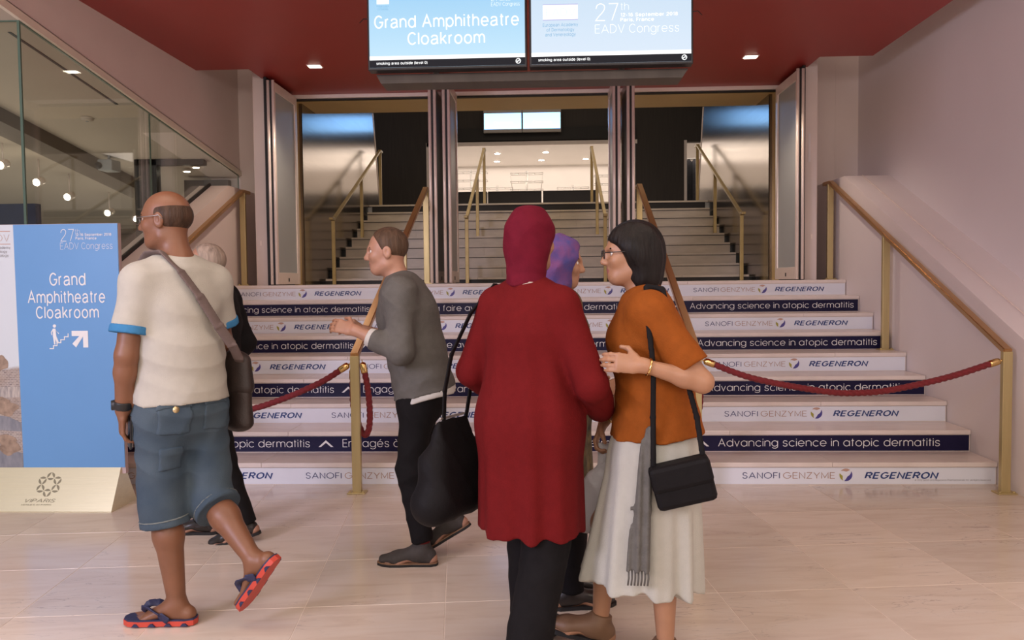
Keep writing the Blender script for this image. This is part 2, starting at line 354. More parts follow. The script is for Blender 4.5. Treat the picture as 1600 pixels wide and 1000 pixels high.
# ------------------------------------------------------------------ floor
floor = box('floor', -9.5, 5.5, -9.0, 3.0, -.06, -.0012, GROUT)
tag(floor, 'pale polished marble floor laid in square slabs set askew to the stairs', 'floor', kind='structure')
TP = .632; TA = .108
cu, su = math.cos(TA), math.sin(TA)
bm = bmesh.new(); g = (TP-.0036)/2
bm_box(bm, -g, g, -g, g, -.02, 0, .0008)
tile_me = bpy.data.meshes.new('tile'); bmesh.ops.recalc_face_normals(bm, faces=bm.faces); bm.to_mesh(tile_me); bm.free(); tile_me.materials.append(MARBLE)
for i in range(-9, 7):
    for j in range(-7, 5):
        px, py = (i+.5)*TP, (j+.5)*TP
        x = .943 + px*cu - py*su; y = -2.047 + px*su + py*cu
        if -4.6 < x < 4.3 and -6.6 < y < .3:
            o = bpy.data.objects.new('tile', tile_me); o.location = (x, y, 0); o.rotation_euler = (0, 0, TA)
            COL.objects.link(o); adopt(o, floor)

# ------------------------------------------------------------------ first flight with printed riser banners
R, T, XS = .16, .3732, 3.29
stairs = thing('staircase', (0, 0, 0), 'wide stone staircase with printed banners on its risers', 'staircase', kind='structure')
rnd = random.Random(4)
def set_white(panel, i, x, y, zc):
    text('SANOFI', x, x+.262, zc, INK['navy'], panel, y, h=.050, stroke=.105, geo=True, round_=.36)
    text('GENZYME', x+.285, x+.645, zc, INK['tan'], panel, y, h=.050, stroke=.085, geo=True, round_=.36)
    lx, R0 = x+.722, .045
    def crescent(a0, a1, t0, t1, ro=R0):
        o = []; n = 8
        for k in range(n+1):
            a = a0+(a1-a0)*k/n; o.append((lx+ro*math.cos(a), zc+.004+ro*math.sin(a)))
        for k in range(n, -1, -1):
            s = k/n; a = a0+(a1-a0)*s; rr = ro - (t0+(t1-t0)*s)*math.sin(math.pi*min(1, max(0, s))**.8)
            o.append((lx+rr*math.cos(a)-.0005, zc+.0035+rr*math.sin(a)))
        return [o[:n+1]+o[n+2:-1]]
    flat('emblem', crescent(math.radians(50), math.radians(140), .022, .020), y, INK['rose'], panel)
    flat('emblem', crescent(math.radians(165), math.radians(245), .020, .024), y, INK['olive'], panel)
    flat('emblem', crescent(math.radians(255), math.radians(395), .028, .030), y, INK['purple'], panel)
    text('REGENERON', x+.85, x+1.365, zc, INK['blue'], panel, y, h=.058, stroke=.20, shear=.22, round_=.31, spacing=.95)
right_w = {1: 1.531, 3: 1.562, 5: 1.603, 7: 1.689, 9: 1.705}
mid_w = {1: -.08, 3: -.03, 5: .0, 7: .05, 9: .085}
right_n = {2: 1.436, 4: 1.491, 6: 1.549, 8: 1.605}
for i in range(1, 10):
    y0 = (i-1)*T; z0 = (i-1)*R; z1 = i*R
    back = y0+T+.05 if i < 9 else 4.97
    # tread slabs
    cuts = [-XS]; x = -XS
    while True:
        x += rnd.uniform(1.25, 1.75)
        if x > XS-.5: break
        cuts.append(x)
    cuts.append(XS)
    for a, b in zip(cuts, cuts[1:]):
        box('tread', a+.0008, b-.0008, y0, back, z1-.032, z1, STONE, stairs, .003)
    box('riser_core', -XS, XS, y0+.016, back, z0, z1-.032, STONE, stairs)
    white = i % 2 == 1
    p = box('riser_banner', -XS+.004, XS-.006, y0+.0135, y0+.016, z0+.004, z1-.039, BANNER_W if white else BANNER_N, stairs)
    yt = y0+.0133; zc = z0+.066
    if white:
        for xx in (-3.205, -1.60, mid_w[i], right_w[i]): set_white(p, i, xx, yt, zc)
        if i == 1:
            text('© 2018 Sanofi and Regeneron Pharmaceuticals, Inc. All Rights Reserved', 2.73, 3.25, z0+.032, INK['grey'], p, yt, stroke=.1)
    else:
        xr = right_n[i]
        text('Advancing science in atopic dermatitis', xr, xr+1.635, zc-.004, INK['white'], p, yt, h=.080, stroke=.088, geo=True, round_=.345, spacing=.95)
        text('Advancing science in atopic dermatitis', -3.275, -1.675, zc-.004, INK['white'], p, yt, h=.080, stroke=.088, geo=True, round_=.345, spacing=.95)
        text('Engagés à faire avancer la science dans la dermatite atopique', -1.42, xr-.215, zc-.004, INK['white'], p, yt, h=.080, stroke=.088, geo=True, round_=.345, spacing=.95)
        for cx in (-1.55, xr-.125):
            h = .052; q = .058; t_ = .013
            flat('chevron', [[(cx-q, zc-h/2), (cx, zc+h/2), (cx+q, zc-h/2), (cx+q-t_*1.4, zc-h/2), (cx, zc+h/2-t_*1.4), (cx-q+t_*1.4, zc-h/2)][0:2] +
                 [(cx, zc+h/2-t_*1.5), (cx-q+t_*1.5, zc-h/2)],
                 [(cx, zc+h/2), (cx+q, zc-h/2), (cx+q-t_*1.5, zc-h/2), (cx, zc+h/2-t_*1.5)]], yt, INK['white'], p)
# ------------------------------------------------------------------ second flight
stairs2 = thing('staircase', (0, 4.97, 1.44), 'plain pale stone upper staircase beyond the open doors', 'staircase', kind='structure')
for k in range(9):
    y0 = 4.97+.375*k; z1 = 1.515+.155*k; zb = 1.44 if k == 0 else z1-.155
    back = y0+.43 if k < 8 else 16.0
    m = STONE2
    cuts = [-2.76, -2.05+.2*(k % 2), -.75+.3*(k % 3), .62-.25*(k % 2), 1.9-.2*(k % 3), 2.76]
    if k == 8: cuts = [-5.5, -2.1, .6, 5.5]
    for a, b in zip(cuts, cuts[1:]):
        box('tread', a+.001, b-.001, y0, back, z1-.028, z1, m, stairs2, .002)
        box('nosing_shadow', a, b, y0+.004, y0+.012, z1-.036, z1-.028, GASKET, stairs2)  # black strip stands in for the shadow line under each nosing
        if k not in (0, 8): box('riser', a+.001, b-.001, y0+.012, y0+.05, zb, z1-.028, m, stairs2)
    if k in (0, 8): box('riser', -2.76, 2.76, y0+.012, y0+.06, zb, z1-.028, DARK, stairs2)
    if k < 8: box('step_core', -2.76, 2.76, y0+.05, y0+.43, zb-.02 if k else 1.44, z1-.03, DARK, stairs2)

# ------------------------------------------------------------------ walls, stringers, soffit
def sl(y): return 1.04 + (y+.275)*.444       # sloping top of the side stringers
str_poly = [(-4.5, 0), (-4.5, .93), (-.52, .93), (3.08, 2.53), (4.0, 2.53), (4.0, 0)]
st_r = extrude_poly('trim_1', str_poly, 'x', 3.297, 3.77, WHITE_R); tag(st_r, 'white sloping side parapet beside the stairs below the plain wall', 'parapet', kind='structure')
st_l = extrude_poly('trim_2', [(-.35, 0), (-.35, sl(-.35)), (3.08, 2.53), (4.0, 2.53), (4.0, 0)], 'x', -3.62, -3.297, WHITE)
tag(st_l, 'white sloping side parapet under the glass beside the stairs', 'parapet', kind='structure')
bar('groove', (3.47, 3.05, 2.532), (3.47, -.5, .955), .008, .006, ALU, st_r, bev=0)
wr = box('wall_right', 3.77, 3.92, -9, 4.15, 0, 5.2, WHITE_R); tag(wr, 'plain white plaster wall to one side of the stairs', 'wall', kind='structure')
# left wall band over the raked glass
wl = extrude_poly('wall_left', [(-.6, 3.40), (4.0, 2.725), (4.0, 5.2), (-9, 5.2), (-9, 3.40)], 'x', -3.86, -3.5, WHITE)
bar('lower_trim', (-3.492, -.6, 3.3717+.028), (-3.492, 3.98, 2.7442+.028), .03, .058, mat('cream_trim_paint', (.80, .72, .60), .5, var=.04, vscale=5), wl, bev=0)
tag(wl, 'pinkish white wall band with raked lower edge over the glass', 'wall', kind='structure')
for s, nm, lb in ((-1, 'wall_front_left', 'white pier wall between the glass and the open door leaf'), (1, 'wall_front_right', 'white pier wall between the open door leaf and plain wall')):
    xw = 3.87 if s > 0 else 3.86
    wf = thing(nm, (s*3.3, 4.0, 1.44), lb, 'wall', kind='structure')
    box('pier_face', min(s*2.95, s*xw), max(s*2.95, s*xw), 4.0, 4.15, 1.4, 5.2, WHITE, wf)
    box('pier_panel', min(s*3.06, s*3.5), max(s*3.06, s*3.5), 3.97, 4.0, 1.44, 5.2, WHITE, wf, .004)
    box('jamb', min(s*2.9, s*3.05), max(s*2.9, s*3.05), 3.2, 4.0, 1.44, 5.2, WHITE, wf, .006)
    box('jamb_slot', min(s*2.872, s*2.9), max(s*2.872, s*2.9), 3.12, 4.0, 1.44, 3.70, GASKET, wf)
    box('jamb_trim', min(s*3.05, s*3.065), max(s*3.05, s*3.065), 3.24, 3.97, 1.44, 5.2, ALU, wf)
    box('lock_plate', min(s*2.985, s*3.005), max(s*2.985, s*3.005), 3.194, 3.2, 1.88, 1.93, ALU, wf)
    if s > 0: box('intercom_strip', 2.955, 2.98, 3.194, 3.2, 2.70, 3.0, WHITE_R, wf)
ceil = extrude_poly('ceiling', [(-3.5, 2.79), (-2.94, 2.79), (-2.94, 4.06), (2.94, 4.06), (2.94, 2.79), (3.47, 2.79), (3.47, -2.6), (-3.5, -2.6)], 'z', 3.70, 3.95, RED)
tag(ceil, 'dark red painted soffit over the stairs', 'ceiling', kind='structure')
top = box('ceiling_hall', -9.5, 5.5, -3.0, 4.2, 5.2, 5.3, WHITE); tag(top, 'white hall ceiling above the red soffit', 'ceiling', kind='structure')
# header over the doors and gold soffit
hd = thing('door_header', (0, 4.06, 3.65), 'gold lintel and pale trim over the open doors', 'lintel', kind='structure')
box('header_trim', -2.95, 2.95, 4.0, 4.08, 3.655, 3.70, ALU, hd, .004)
box('header_groove', -2.95, 2.95, 4.03, 4.1, 3.640, 3.656, GASKET, hd)
box('soffit_panel', -2.84, 2.84, 4.1, 4.83, 3.64, 5.2, GOLDPAINT, hd)
for s in (-1, 1):
    box('soffit_cheek', min(s*2.84, s*2.95), max(s*2.84, s*2.95), 4.1, 4.83, 1.44, 5.2, GOLDPAINT, hd)
# brushed steel side walls of the upper flight
for s, nm, lb in ((-1, 'wall_steel_left', 'brushed steel wall panel beside the upper stairs on the glass side'), (1, 'wall_steel_right', 'brushed steel wall panel beside the upper stairs near the plain wall')):
    a, b = sorted((s*2.80, s*2.86))
    wsx = extrude_poly(nm, [(4.2, 1.40), (9.0, 1.40), (8.85, 2.755), (8.35, 4.35), (8.1, 5.4), (4.2, 5.4)], 'x', a, b, STEEL)
    tag(wsx, lb, 'wall', kind='structure')
    bar('edge_strip', (s*2.80, 8.86, 2.76), (s*2.80, 8.36, 4.35), .02, .02, ALU, wsx)
# dark back wall with the cloakroom opening
wb = thing('wall_back', (0, 16, 2.755), 'dark brown back wall of the upper hall around the lit cloakroom', 'wall', kind='structure')
box('wall_panel', -7, -2.905, 15.9, 16.1, 2.7, 8, DARKWALL, wb)
box('wall_panel', 2.45, 3.74, 15.9, 16.1, 2.7, 8, DARKWALL, wb)
box('wall_panel', -2.905, 2.45, 15.9, 16.1, 5.08, 8, DARKWALL, wb)
box('wall_panel', 3.74, 7, 15.9, 16.1, 5.0, 8, DARKWALL, wb)
box('opening_frame', -2.96, 2.5, 15.86, 15.92, 4.98, 5.08, ALU, wb)
box('opening_frame', -2.97, -2.90, 15.86, 15.92, 2.755, 5.08, ALU, wb)
box('shutter_box', -2.9, 2.45, 15.80, 15.9, 5.10, 5.42, DARK, wb)
box('opening_frame', 3.70, 3.77, 15.86, 15.92, 2.755, 5.04, ALU, wb)
box('upper_ceiling', -7, 7, 4.83, 16, 8.0, 8.1, DARK, wb)
box('side_wall', -7.1, -7, 9, 16, 2.6, 8, DARK, wb); box('side_wall', 7, 7.1, 9, 16, 2.6, 8, DARK, wb)
# cloakroom beyond
CLW = mat('cloakroom_white_paint', (.78, .74, .70), .6, var=.03, vscale=2)
ck = thing('wall_cloakroom', (0, 20, 2.755), 'white walls and sloping ceiling of the bright cloakroom', 'wall', kind='structure')
box('back_wall', -6, 7, 21.4, 21.5, 2.7, 6.2, CLW, ck)
box('cloakroom_floor', -6, 7, 16.0, 21.5, 2.6, 2.755, CLW, ck)
extrude_poly('cloakroom_ceiling', [(16.1, 5.22), (21.5, 5.22), (21.5, 5.32), (16.1, 5.32)], 'x', -6, 7, CLW, ck)
box('side_wall', -6.1, -6, 16, 21.5, 2.7, 5.6, CLW, ck); box('side_wall', 7, 7.1, 16, 21.5, 2.7, 5.6, CLW, ck)
box('partition', 2.55, 2.65, 16.1, 21.4, 2.7, 5.22, CLW, ck)
LAMP = mat('lit_spotlight_lens', (1, .95, .85), .3, emit=(1, .88, .72), estr=14, var=.01)
LAMP_HOT = mat('bright_spotlight_lens', (1, .95, .85), .3, emit=(1, .86, .68), estr=30, var=.01)
def downlight(x, y, z, r, label, group, hot=False):
    t = thing('recessed_downlight', (x, y, z), label, 'lamp', group)
    lathe('rim', [(r*1.35, -.004), (r*1.35, 0), (r*1.2, .004)], (x, y, z), ALU, t, 16)
    lathe('lens', [(r, -.012), (r, -.002)], (x, y, z), LAMP_HOT if hot else LAMP, t, 16)
for x, y, wh in ((-1.28, 18.7, 'front row, over the tall rack'), (.14, 18.6, 'front row, under the far displays'), (-1.39, 20.3, 'back row, on the sign side'), (.0, 20.2, 'back row, in the middle'), (1.37, 20.1, 'back row, beside the slim rail on the plain wall side')):
    downlight(x, y, 5.215, .085, 'glowing round cloakroom ceiling downlight, ' + wh, 'cloakroom downlights', True)
# ------------------------------------------------------------------ door leaves
def door_leaf(name, x, y0, y1, label, latch_side=1):
    t = thing(name, (x, (y0+y1)/2, 1.44), label, 'door', 'open glazed door leaves', kind='structure')
    h0, h1, th = 1.45, 3.645, .045
    a, b = x-th/2, x+th/2
    for yy, nm in ((y0, 'stile'), (y1-.085, 'stile')):
        box(nm, a, b, yy, yy+.085, h0, h1, ALU, t, .006)
    box('rail', a, b, y0+.085, y1-.085, h1-.10, h1, ALU, t, .004)
    bt = box('rail', a, b, y0+.085, y1-.085, h0, h0+.13, ALU, t, .004)
    box('floor_bolt', a-.004, b+.004, y0+.40, y0+.43, h0+.03, h0+.07, GASKET, bt)
    box('pane', x-.010, x+.010, y0+.085, y1-.085, h0+.13, h1-.10, FROST, t)
    box('gasket', x-.012, x+.012, y0-.016, y0, h0, h1, GASKET, t)
    for sx in (-1, 1): tube('edge_profile', [(x+sx*.027, y0-.012, h0), (x+sx*.027, y0-.012, h1)], .017, ALU, t, 12)
    return t
door_leaf('door_1', -2.80, 3.06, 3.92, 'open frosted glass door leaf beside the white pier on the glass wall side', 1)
door_leaf('door_2', 2.82, 3.04, 3.90, 'open frosted glass door leaf beside the pier near the plain white wall', -1)
door_leaf('door_3', -1.055, 3.06, 3.96, 'narrow-looking open door leaf next to the bronze rail, outer one of the pair on the sign side', -1)
door_leaf('door_4', -.905, 3.06, 3.96, 'narrow-looking open door leaf, inner one of the pair on the sign side', 1)
door_leaf('door_5', .905, 3.06, 3.96, 'narrow-looking open door leaf above the orange top, inner one of its pair', -1)
door_leaf('door_6', 1.055, 3.06, 3.96, 'narrow-looking open door leaf, outer one of the pair beside the rail near the plain wall', 1)
for s in (-1, 1):
    mu = box('trim_mullion', s*.98-.04, s*.98+.04, 3.97, 4.06, 1.44, 3.65, ALU, None, .004)
    tag(mu, 'pale aluminium mullion between the pair of folded door leaves, ' + ('sign side' if s < 0 else 'plain wall side'), 'mullion', kind='structure')

# ------------------------------------------------------------------ handrails of the first flight
def bolt_plate(parent, x, y, z, hx=.062, hy=.05):
    p = box('base_plate', x-hx, x+hx, y-hy, y+hy, z, z+.010, BRASS, parent, .002)
    for sx in (-1, 1):
        lathe('bolt', [(.011, 0), (.011, .006), (.006, .010), (.001, .011)], (x+sx*(hx-.016), y-hy+.018, z+.010), BRASS, p, 8)
def handrail(x, label):
    t = thing('handrail', (x, -.22, 0), label, 'handrail', 'brass handrails of the lower stairs')
    top = (x, 3.27, 2.485); bot = (x, -.235, .955)
    bar('rail', bot, top, .058, .040, COPPER, t, bev=.006)
    box('rail_end', x-.029, x+.029, 3.26, 3.46, 2.467, 2.505, COPPER, t, .006)
    for (y, z0, z1) in ((-.22, 0, .955), (1.79, .80, 1.83), (3.285, 1.44, 2.47)):
        p = box('post', x-.031, x+.031, y-.020, y+.020, z0, z1, BRASS, t, .003)
        bolt_plate(t, x, y, z0)
    return t
handrail(-3.22, 'brass handrail in front of the white parapet behind the person in black')
handrail(-1.17, 'brass handrail with bronze top crossing behind the man in grey')
handrail(1.17, 'brass handrail with bronze top rising behind the woman in orange')
handrail(3.22, 'brass handrail in front of the plain white wall parapet')
BACKLIT = mat('backlit_dark_brass', (.40, .30, .13), .38, .7, var=.15, vscale=10, rvar=.05)  # brass darkened: backlit shade of the upper rails put into the colour
def handrail2(x, label):
    t = thing('handrail', (x, 4.95, 1.44), label, 'handrail', 'brass handrails of the upper stairs')
    bar('rail', (x, 4.93, 2.29), (x, 8.05, 3.66), .042, .035, BACKLIT, t, bev=.004)
    box('rail_end', x-.025, x+.025, 4.80, 4.95, 2.275, 2.31, BACKLIT, t, .004); box('rail_end', x-.025, x+.025, 8.03, 8.2, 3.645, 3.68, BACKLIT, t, .004)
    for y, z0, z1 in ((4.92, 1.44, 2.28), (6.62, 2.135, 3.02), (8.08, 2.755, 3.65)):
        box('post', x-.023, x+.023, y-.016, y+.016, z0, z1, BACKLIT, t, .003)
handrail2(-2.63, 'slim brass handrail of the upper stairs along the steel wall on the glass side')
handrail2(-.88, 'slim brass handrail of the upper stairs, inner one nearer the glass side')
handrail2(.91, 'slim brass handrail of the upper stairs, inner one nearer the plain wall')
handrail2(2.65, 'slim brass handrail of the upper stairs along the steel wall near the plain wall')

# ------------------------------------------------------------------ red barrier ropes
ROPE = mat('red_twisted_cord', (.20, .010, .016), .75, var=.25, vscale=60, bump=.3, bscale=300, sheen=.1)
GOLDCAP = mat('polished_gold_cap', (.80, .55, .22), .16, 1.0, var=.05, vscale=20)
def rope(label, pts, r=.021, group='red barrier ropes', loc=None):
    """pts: control points; resampled as a Catmull-Rom path, laid as three twisted strands"""
    P = [Vector(p) for p in pts]; path = []
    for i in range(len(P)-1):
        p0, p1, p2, p3 = P[max(i-1, 0)], P[i], P[i+1], P[min(i+2, len(P)-1)]
        n = max(4, int((p2-p1).length/.008))
        for k in range(n):
            t = k/n
            path.append(.5*((2*p1) + (p2-p0)*t + (2*p0-5*p1+4*p2-p3)*t*t + (3*p1-p0-3*p2+p3)*t**3))
    path.append(P[-1])
    t = thing('barrier_rope', loc or pts[0], label, 'rope', group)
    bm = bmesh.new(); seg = 18; rings = []; prev = None; s = 0
    for i, p in enumerate(path):
        d = (path[min(i+1, len(path)-1)] - path[max(i-1, 0)]).normalized()
        if i: s += (p-path[i-1]).length
        ref = prev if prev is not None else Vector((0, 1, 0))
        a = (ref - d*ref.dot(d)).normalized(); prev = a; b = d.cross(a)
        ph = s*2*math.pi/.115
        rings.append([bm.verts.new(p + (a*math.cos(q) + b*math.sin(q))*r*(.74+.34*abs(math.cos(1.5*(q-ph)))**.7)) for q in [2*math.pi*k/seg for k in range(seg)]])
    for A, B in zip(rings, rings[1:]):
        for k in range(seg): bm.faces.new((A[k], A[(k+1) % seg], B[(k+1) % seg], B[k]))
    bm.faces.new(rings[0][::-1]); bm.faces.new(rings[-1])
    bm_obj('cord', bm, ROPE, t, True)
    for e, q in ((path[0], path[4]), (path[-1], path[-5])):
        d = (e-q).normalized(); mtx = d.to_track_quat('Z', 'Y').to_matrix().to_4x4()
        c = lathe('end_cap', [(r*1.12, -.012), (r*1.15, .0), (r*1.15, .040), (r*.95, .055), (r*.35, .063), (.003, .064)], e, GOLDCAP, t, 16, mtx)
        tube('hook', [e+d*.060, e+d*.072+Vector((0, 0, .006)), e+d*.082, e+d*.074-Vector((0, 0, .006)), e+d*.062], .003, GOLDCAP, c, 6)
    return t
rope('red twisted rope with gold caps slung between the posts near the plain wall',
     [(1.275, -.22, .885), (1.561, -.22, .781), (2.031, -.22, .692), (2.30, -.22, .684), (2.497, -.22, .707), (2.833, -.22, .783), (3.12, -.22, .875)])
rope('red twisted rope with gold caps slung past the person in black',
     [(-1.265, -.22, .862), (-1.417, -.22, .770), (-1.689, -.22, .655), (-1.95, -.22, .578), (-2.25, -.22, .548), (-2.65, -.22, .62), (-3.12, -.22, .86)])
rope('red rope hanging in a loop from the brass post nearer the sign',
     [(-1.105, -.225, .85), (-1.085, -.225, .74), (-1.072, -.225, .58), (-1.082, -.215, .45), (-1.118, -.19, .40), (-1.16, -.17, .46), (-1.20, -.165, .60), (-1.20, -.17, .80)])
rope('red rope hanging in a loop from the brass post behind the woman in orange',
     [(1.11, -.225, .85), (1.10, -.225, .74), (1.085, -.225, .58), (1.08, -.215, .45), (1.115, -.19, .40), (1.16, -.17, .46), (1.20, -.165, .60), (1.20, -.17, .80)])

# ------------------------------------------------------------------ hanging screens
def screenmat(name, ca, cb, strength, axis='Z', lo=2.87, hi=3.39):
    m = bpy.data.materials.new(name); m.use_nodes = True; nt = m.node_tree; b = nt.nodes['Principled BSDF']
    b.inputs['Base Color'].default_value = (.02, .02, .02, 1); b.inputs['Roughness'].default_value = .2
    tc = nt.nodes.new('ShaderNodeTexCoord'); sp = nt.nodes.new('ShaderNodeSeparateXYZ'); nt.links.new(tc.outputs['Object'], sp.inputs[0])
    mr = nt.nodes.new('ShaderNodeMapRange'); mr.inputs[1].default_value = lo; mr.inputs[2].default_value = hi
    nt.links.new(sp.outputs[axis], mr.inputs[0])
    mx = nt.nodes.new('ShaderNodeMix'); mx.data_type = 'RGBA'; nt.links.new(mr.outputs[0], mx.inputs[0])
    mx.inputs[6].default_value = (*ca, 1); mx.inputs[7].default_value = (*cb, 1)
    nt.links.new(mx.outputs[2], b.inputs['Emission Color']); b.inputs['Emission Strength'].default_value = strength
    return m
def glow(name, c, s): return mat(name, (.01, .01, .01), .5, emit=c, estr=s, var=.01, spec=.08)
S_BLUE = screenmat('screen_sky_blue', (.55, .80, .97), (.30, .62, .92), 1.0)
S_PALE = screenmat('screen_pale_blue', (.74, .86, 1.0), (.62, .80, .97), .95)
S_WHITE = glow('screen_white_print', (1, 1, 1), 1.25); S_BLACK = glow('screen_black_bar', (.012, .013, .018), 1.0)
S_TEXTBLUE = glow('screen_blue_print', (.18, .45, .72), 1.0); S_LAV = glow('screen_lavender_print', (.55, .55, .85), 1.0)
S_GHOST = glow('screen_ghost_print', (.84, .93, 1.0), 1.05)
def screen(x0, x1, label, blue):
    yf = -.60
    t = thing('display_screen', ((x0+x1)/2, yf+.05, 2.80), label, 'screen', 'hanging displays')
    box('housing', x0, x1, yf, yf+.09, 2.80, 3.42, BLACKPL, t, .004)
    pic = box('picture', x0+.012, x1-.012, yf-.0015, yf, 2.815, 3.405, S_BLUE if blue else S_PALE, t)
    box('ticker_bar', x0+.012, x1-.012, yf-.0025, yf-.0015, 2.815, 2.862, S_BLACK, pic)
    box('white_strip', x0+.012, x1-.012, yf-.0025, yf-.0015, 2.862, 2.886, S_WHITE, pic)
    text('smoking area outside (level 0)', x0+.055, x0+.378, 2.839, S_WHITE, pic, yf-.003, stroke=.17)
    cx, cz = x1-.055, 2.839
    ring = [[(cx+r*math.cos(a), cz+r*math.sin(a)) for r, a in ((.017, a0), (.017, a0+.42), (.012, a0+.42), (.012, a0))] for a0 in [k*math.pi/8 for k in range(16)]]
    flat('no_smoking_symbol', ring + [[(cx-.010, cz-.002), (cx+.008, cz-.002), (cx+.008, cz+.002), (cx-.010, cz+.002)],
                                       [(cx-.012, cz-.009), (cx-.009, cz-.012), (cx+.012, cz+.009), (cx+.009, cz+.012)]], yf-.003, S_WHITE, pic, .0005)
    return t, pic, yf-.002
t, pic, yy = screen(-.961, .046, 'hanging display on the sign side, sky blue with white wayfinding words', True)
text('Grand Amphitheatre', -.916, -.002, 3.094, S_WHITE, pic, yy, h=.104, stroke=.125)
text('Cloakroom', -.706, -.216, 2.992, S_WHITE, pic, yy, h=.080, stroke=.125)
text('EADV Congress', -.176, .003, 3.190, S_WHITE, pic, yy, h=.030, stroke=.07)
text('27', -.176, -.130, 3.235, S_WHITE, pic, yy, h=.046, stroke=.05); text('th', -.126, -.106, 3.248, S_WHITE, pic, yy, h=.020, stroke=.05)
text('12-16 September 2018\nParis, France', -.124, -.006, 3.225, S_WHITE, pic, yy, h=.024, stroke=.16)
flat('emblem', [[(-.898, 3.21), (-.820, 3.21), (-.820, 3.237), (-.898, 3.237)]], yy, S_WHITE, pic, .0004)
text('European Academy\nof Dermatology\nand Venereology', -.898, -.820, 3.186, S_TEXTBLUE, pic, yy, h=.030, align='CENTER')
t, pic, yy = screen(.062, 1.080, 'hanging display on the plain wall side, pale with a small society emblem', False)
flat('emblem', [[(.147, 3.09), (.366, 3.09), (.366, 3.178), (.147, 3.178)]], yy, S_WHITE, pic, .0004)
flat('emblem_rule', [[(.147, 3.178), (.366, 3.178), (.366, 3.184), (.147, 3.184)], [(.147, 3.084), (.366, 3.084), (.366, 3.090), (.147, 3.090)]], yy, S_LAV, pic, .0004)
text('EADV', .165, .350, 3.133, S_GHOST, pic, yy-.001, h=.055)
text('European Academy\nof Dermatology\nand Venereology', .147, .366, 3.024, S_TEXTBLUE, pic, yy, h=.088, align='CENTER')
text('27', .472, .618, 3.127, S_WHITE, pic, yy, h=.108, stroke=.05); text('th', .632, .682, 3.160, S_WHITE, pic, yy, h=.045, stroke=.045)
text('12-16 September 2018\nParis, France', .630, .985, 3.093, S_WHITE, pic, yy, h=.056, stroke=.17)
text('EADV Congress', .472, .992, 3.018, S_WHITE, pic, yy, h=.070, stroke=.05)
mt = thing('screen_mount', (.06, -.45, 2.74), 'brushed metal support bar with hanger poles under the hanging displays', 'bracket')
extrude_poly('support_bar', [(-.93, 2.797), (1.068, 2.797), (1.03, 2.74), (-.90, 2.74)], 'y', -.50, -.30, mat('dark_bronze_bar', (.06, .048, .042), .3, .6, var=.3, vscale=3, stretch=(3, .1, .1)), mt)
for x in (-.55, .65): tube('hanger_pole', [(x, -.43, 2.79), (x, -.43, 3.70)], .02, ALU, mt)
for s in (-1, 1):
    cab = tube('hanging_wire', [(.06+s*1.03, -.5, 3.15), (.06+s*1.07, -.48, 3.16), (.06+s*1.10, -.46, 3.14)], .003, BLACKPL, mt, 6)

# recessed square lights in the red soffit
for x, lb in ((-2.22, 'small square soffit light on the sign side of the displays'), (2.23, 'small square soffit light on the plain wall side of the displays')):
    t = thing('soffit_light', (x, 2.74, 3.70), lb, 'lamp', 'square soffit lights')
    box('bezel', x-.075, x+.075, 2.66, 2.78, 3.694, 3.702, ALU, t, .002)
    box('lens', x-.06, x+.06, 2.675, 2.765, 3.690, 3.695, LAMP, t)
    spot('soffit_spot', (x, 2.72, 3.66), (0, 0, 0), 60, (1, .8, .64), 120, .8, .04)

# ------------------------------------------------------------------ standing sign
sg = thing('standing_sign', (-3.25, -.56, 0), 'tall blue standing sign on a brass wedge base', 'sign')
BLUE = mat('blue_sign_board', (.13, .32, .62), .42, var=.04, vscale=2)
BOARD = mat('sign_board_edge', (.55, .42, .40), .6, var=.05, vscale=9)
SIGNBRASS = mat('satin_pale_brass', (.80, .74, .50), .36, .65, var=.07, vscale=18, stretch=(.15, 1, 4), bump=.02, bscale=30, rvar=.06)
xL = -3.93
box('board', xL, -2.622, -.578, -.545, .22, 1.862, BOARD, sg)
bl = pyd('blue_face', [(-3.319, -.579, 1.860), (-2.624, -.579, 1.860), (-2.624, -.579, .262), (-3.308, -.579, .262),
                       (-3.319, -.5845, 1.860), (-2.624, -.5845, 1.860), (-2.624, -.5845, .262), (-3.308, -.5845, .262)],
         [(0, 1, 2, 3), (4, 7, 6, 5), (0, 4, 5, 1), (1, 5, 6, 2), (2, 6, 7, 3), (3, 7, 4, 0)], BLUE, sg)
ys = -.585
SW = INK['white']
text('Grand', -3.087, -2.846, 1.502, SW, bl, ys, h=.086, stroke=.125); text('Amphitheatre', -3.237, -2.718, 1.382, SW, bl, ys, h=.108, stroke=.125)
text('Cloakroom', -3.185, -2.764, 1.286, SW, bl, ys, h=.082, stroke=.125)
text('27', -3.004, -2.912, 1.787, SW, bl, ys, h=.080, stroke=.045); text('th', -2.905, -2.872, 1.810, SW, bl, ys, h=.034, stroke=.045)
text('12-16 September 2018\nParis, France', -2.903, -2.665, 1.778, SW, bl, ys, h=.044, stroke=.17)
text('EADV Congress', -3.007, -2.659, 1.712, SW, bl, ys, h=.056, stroke=.05)
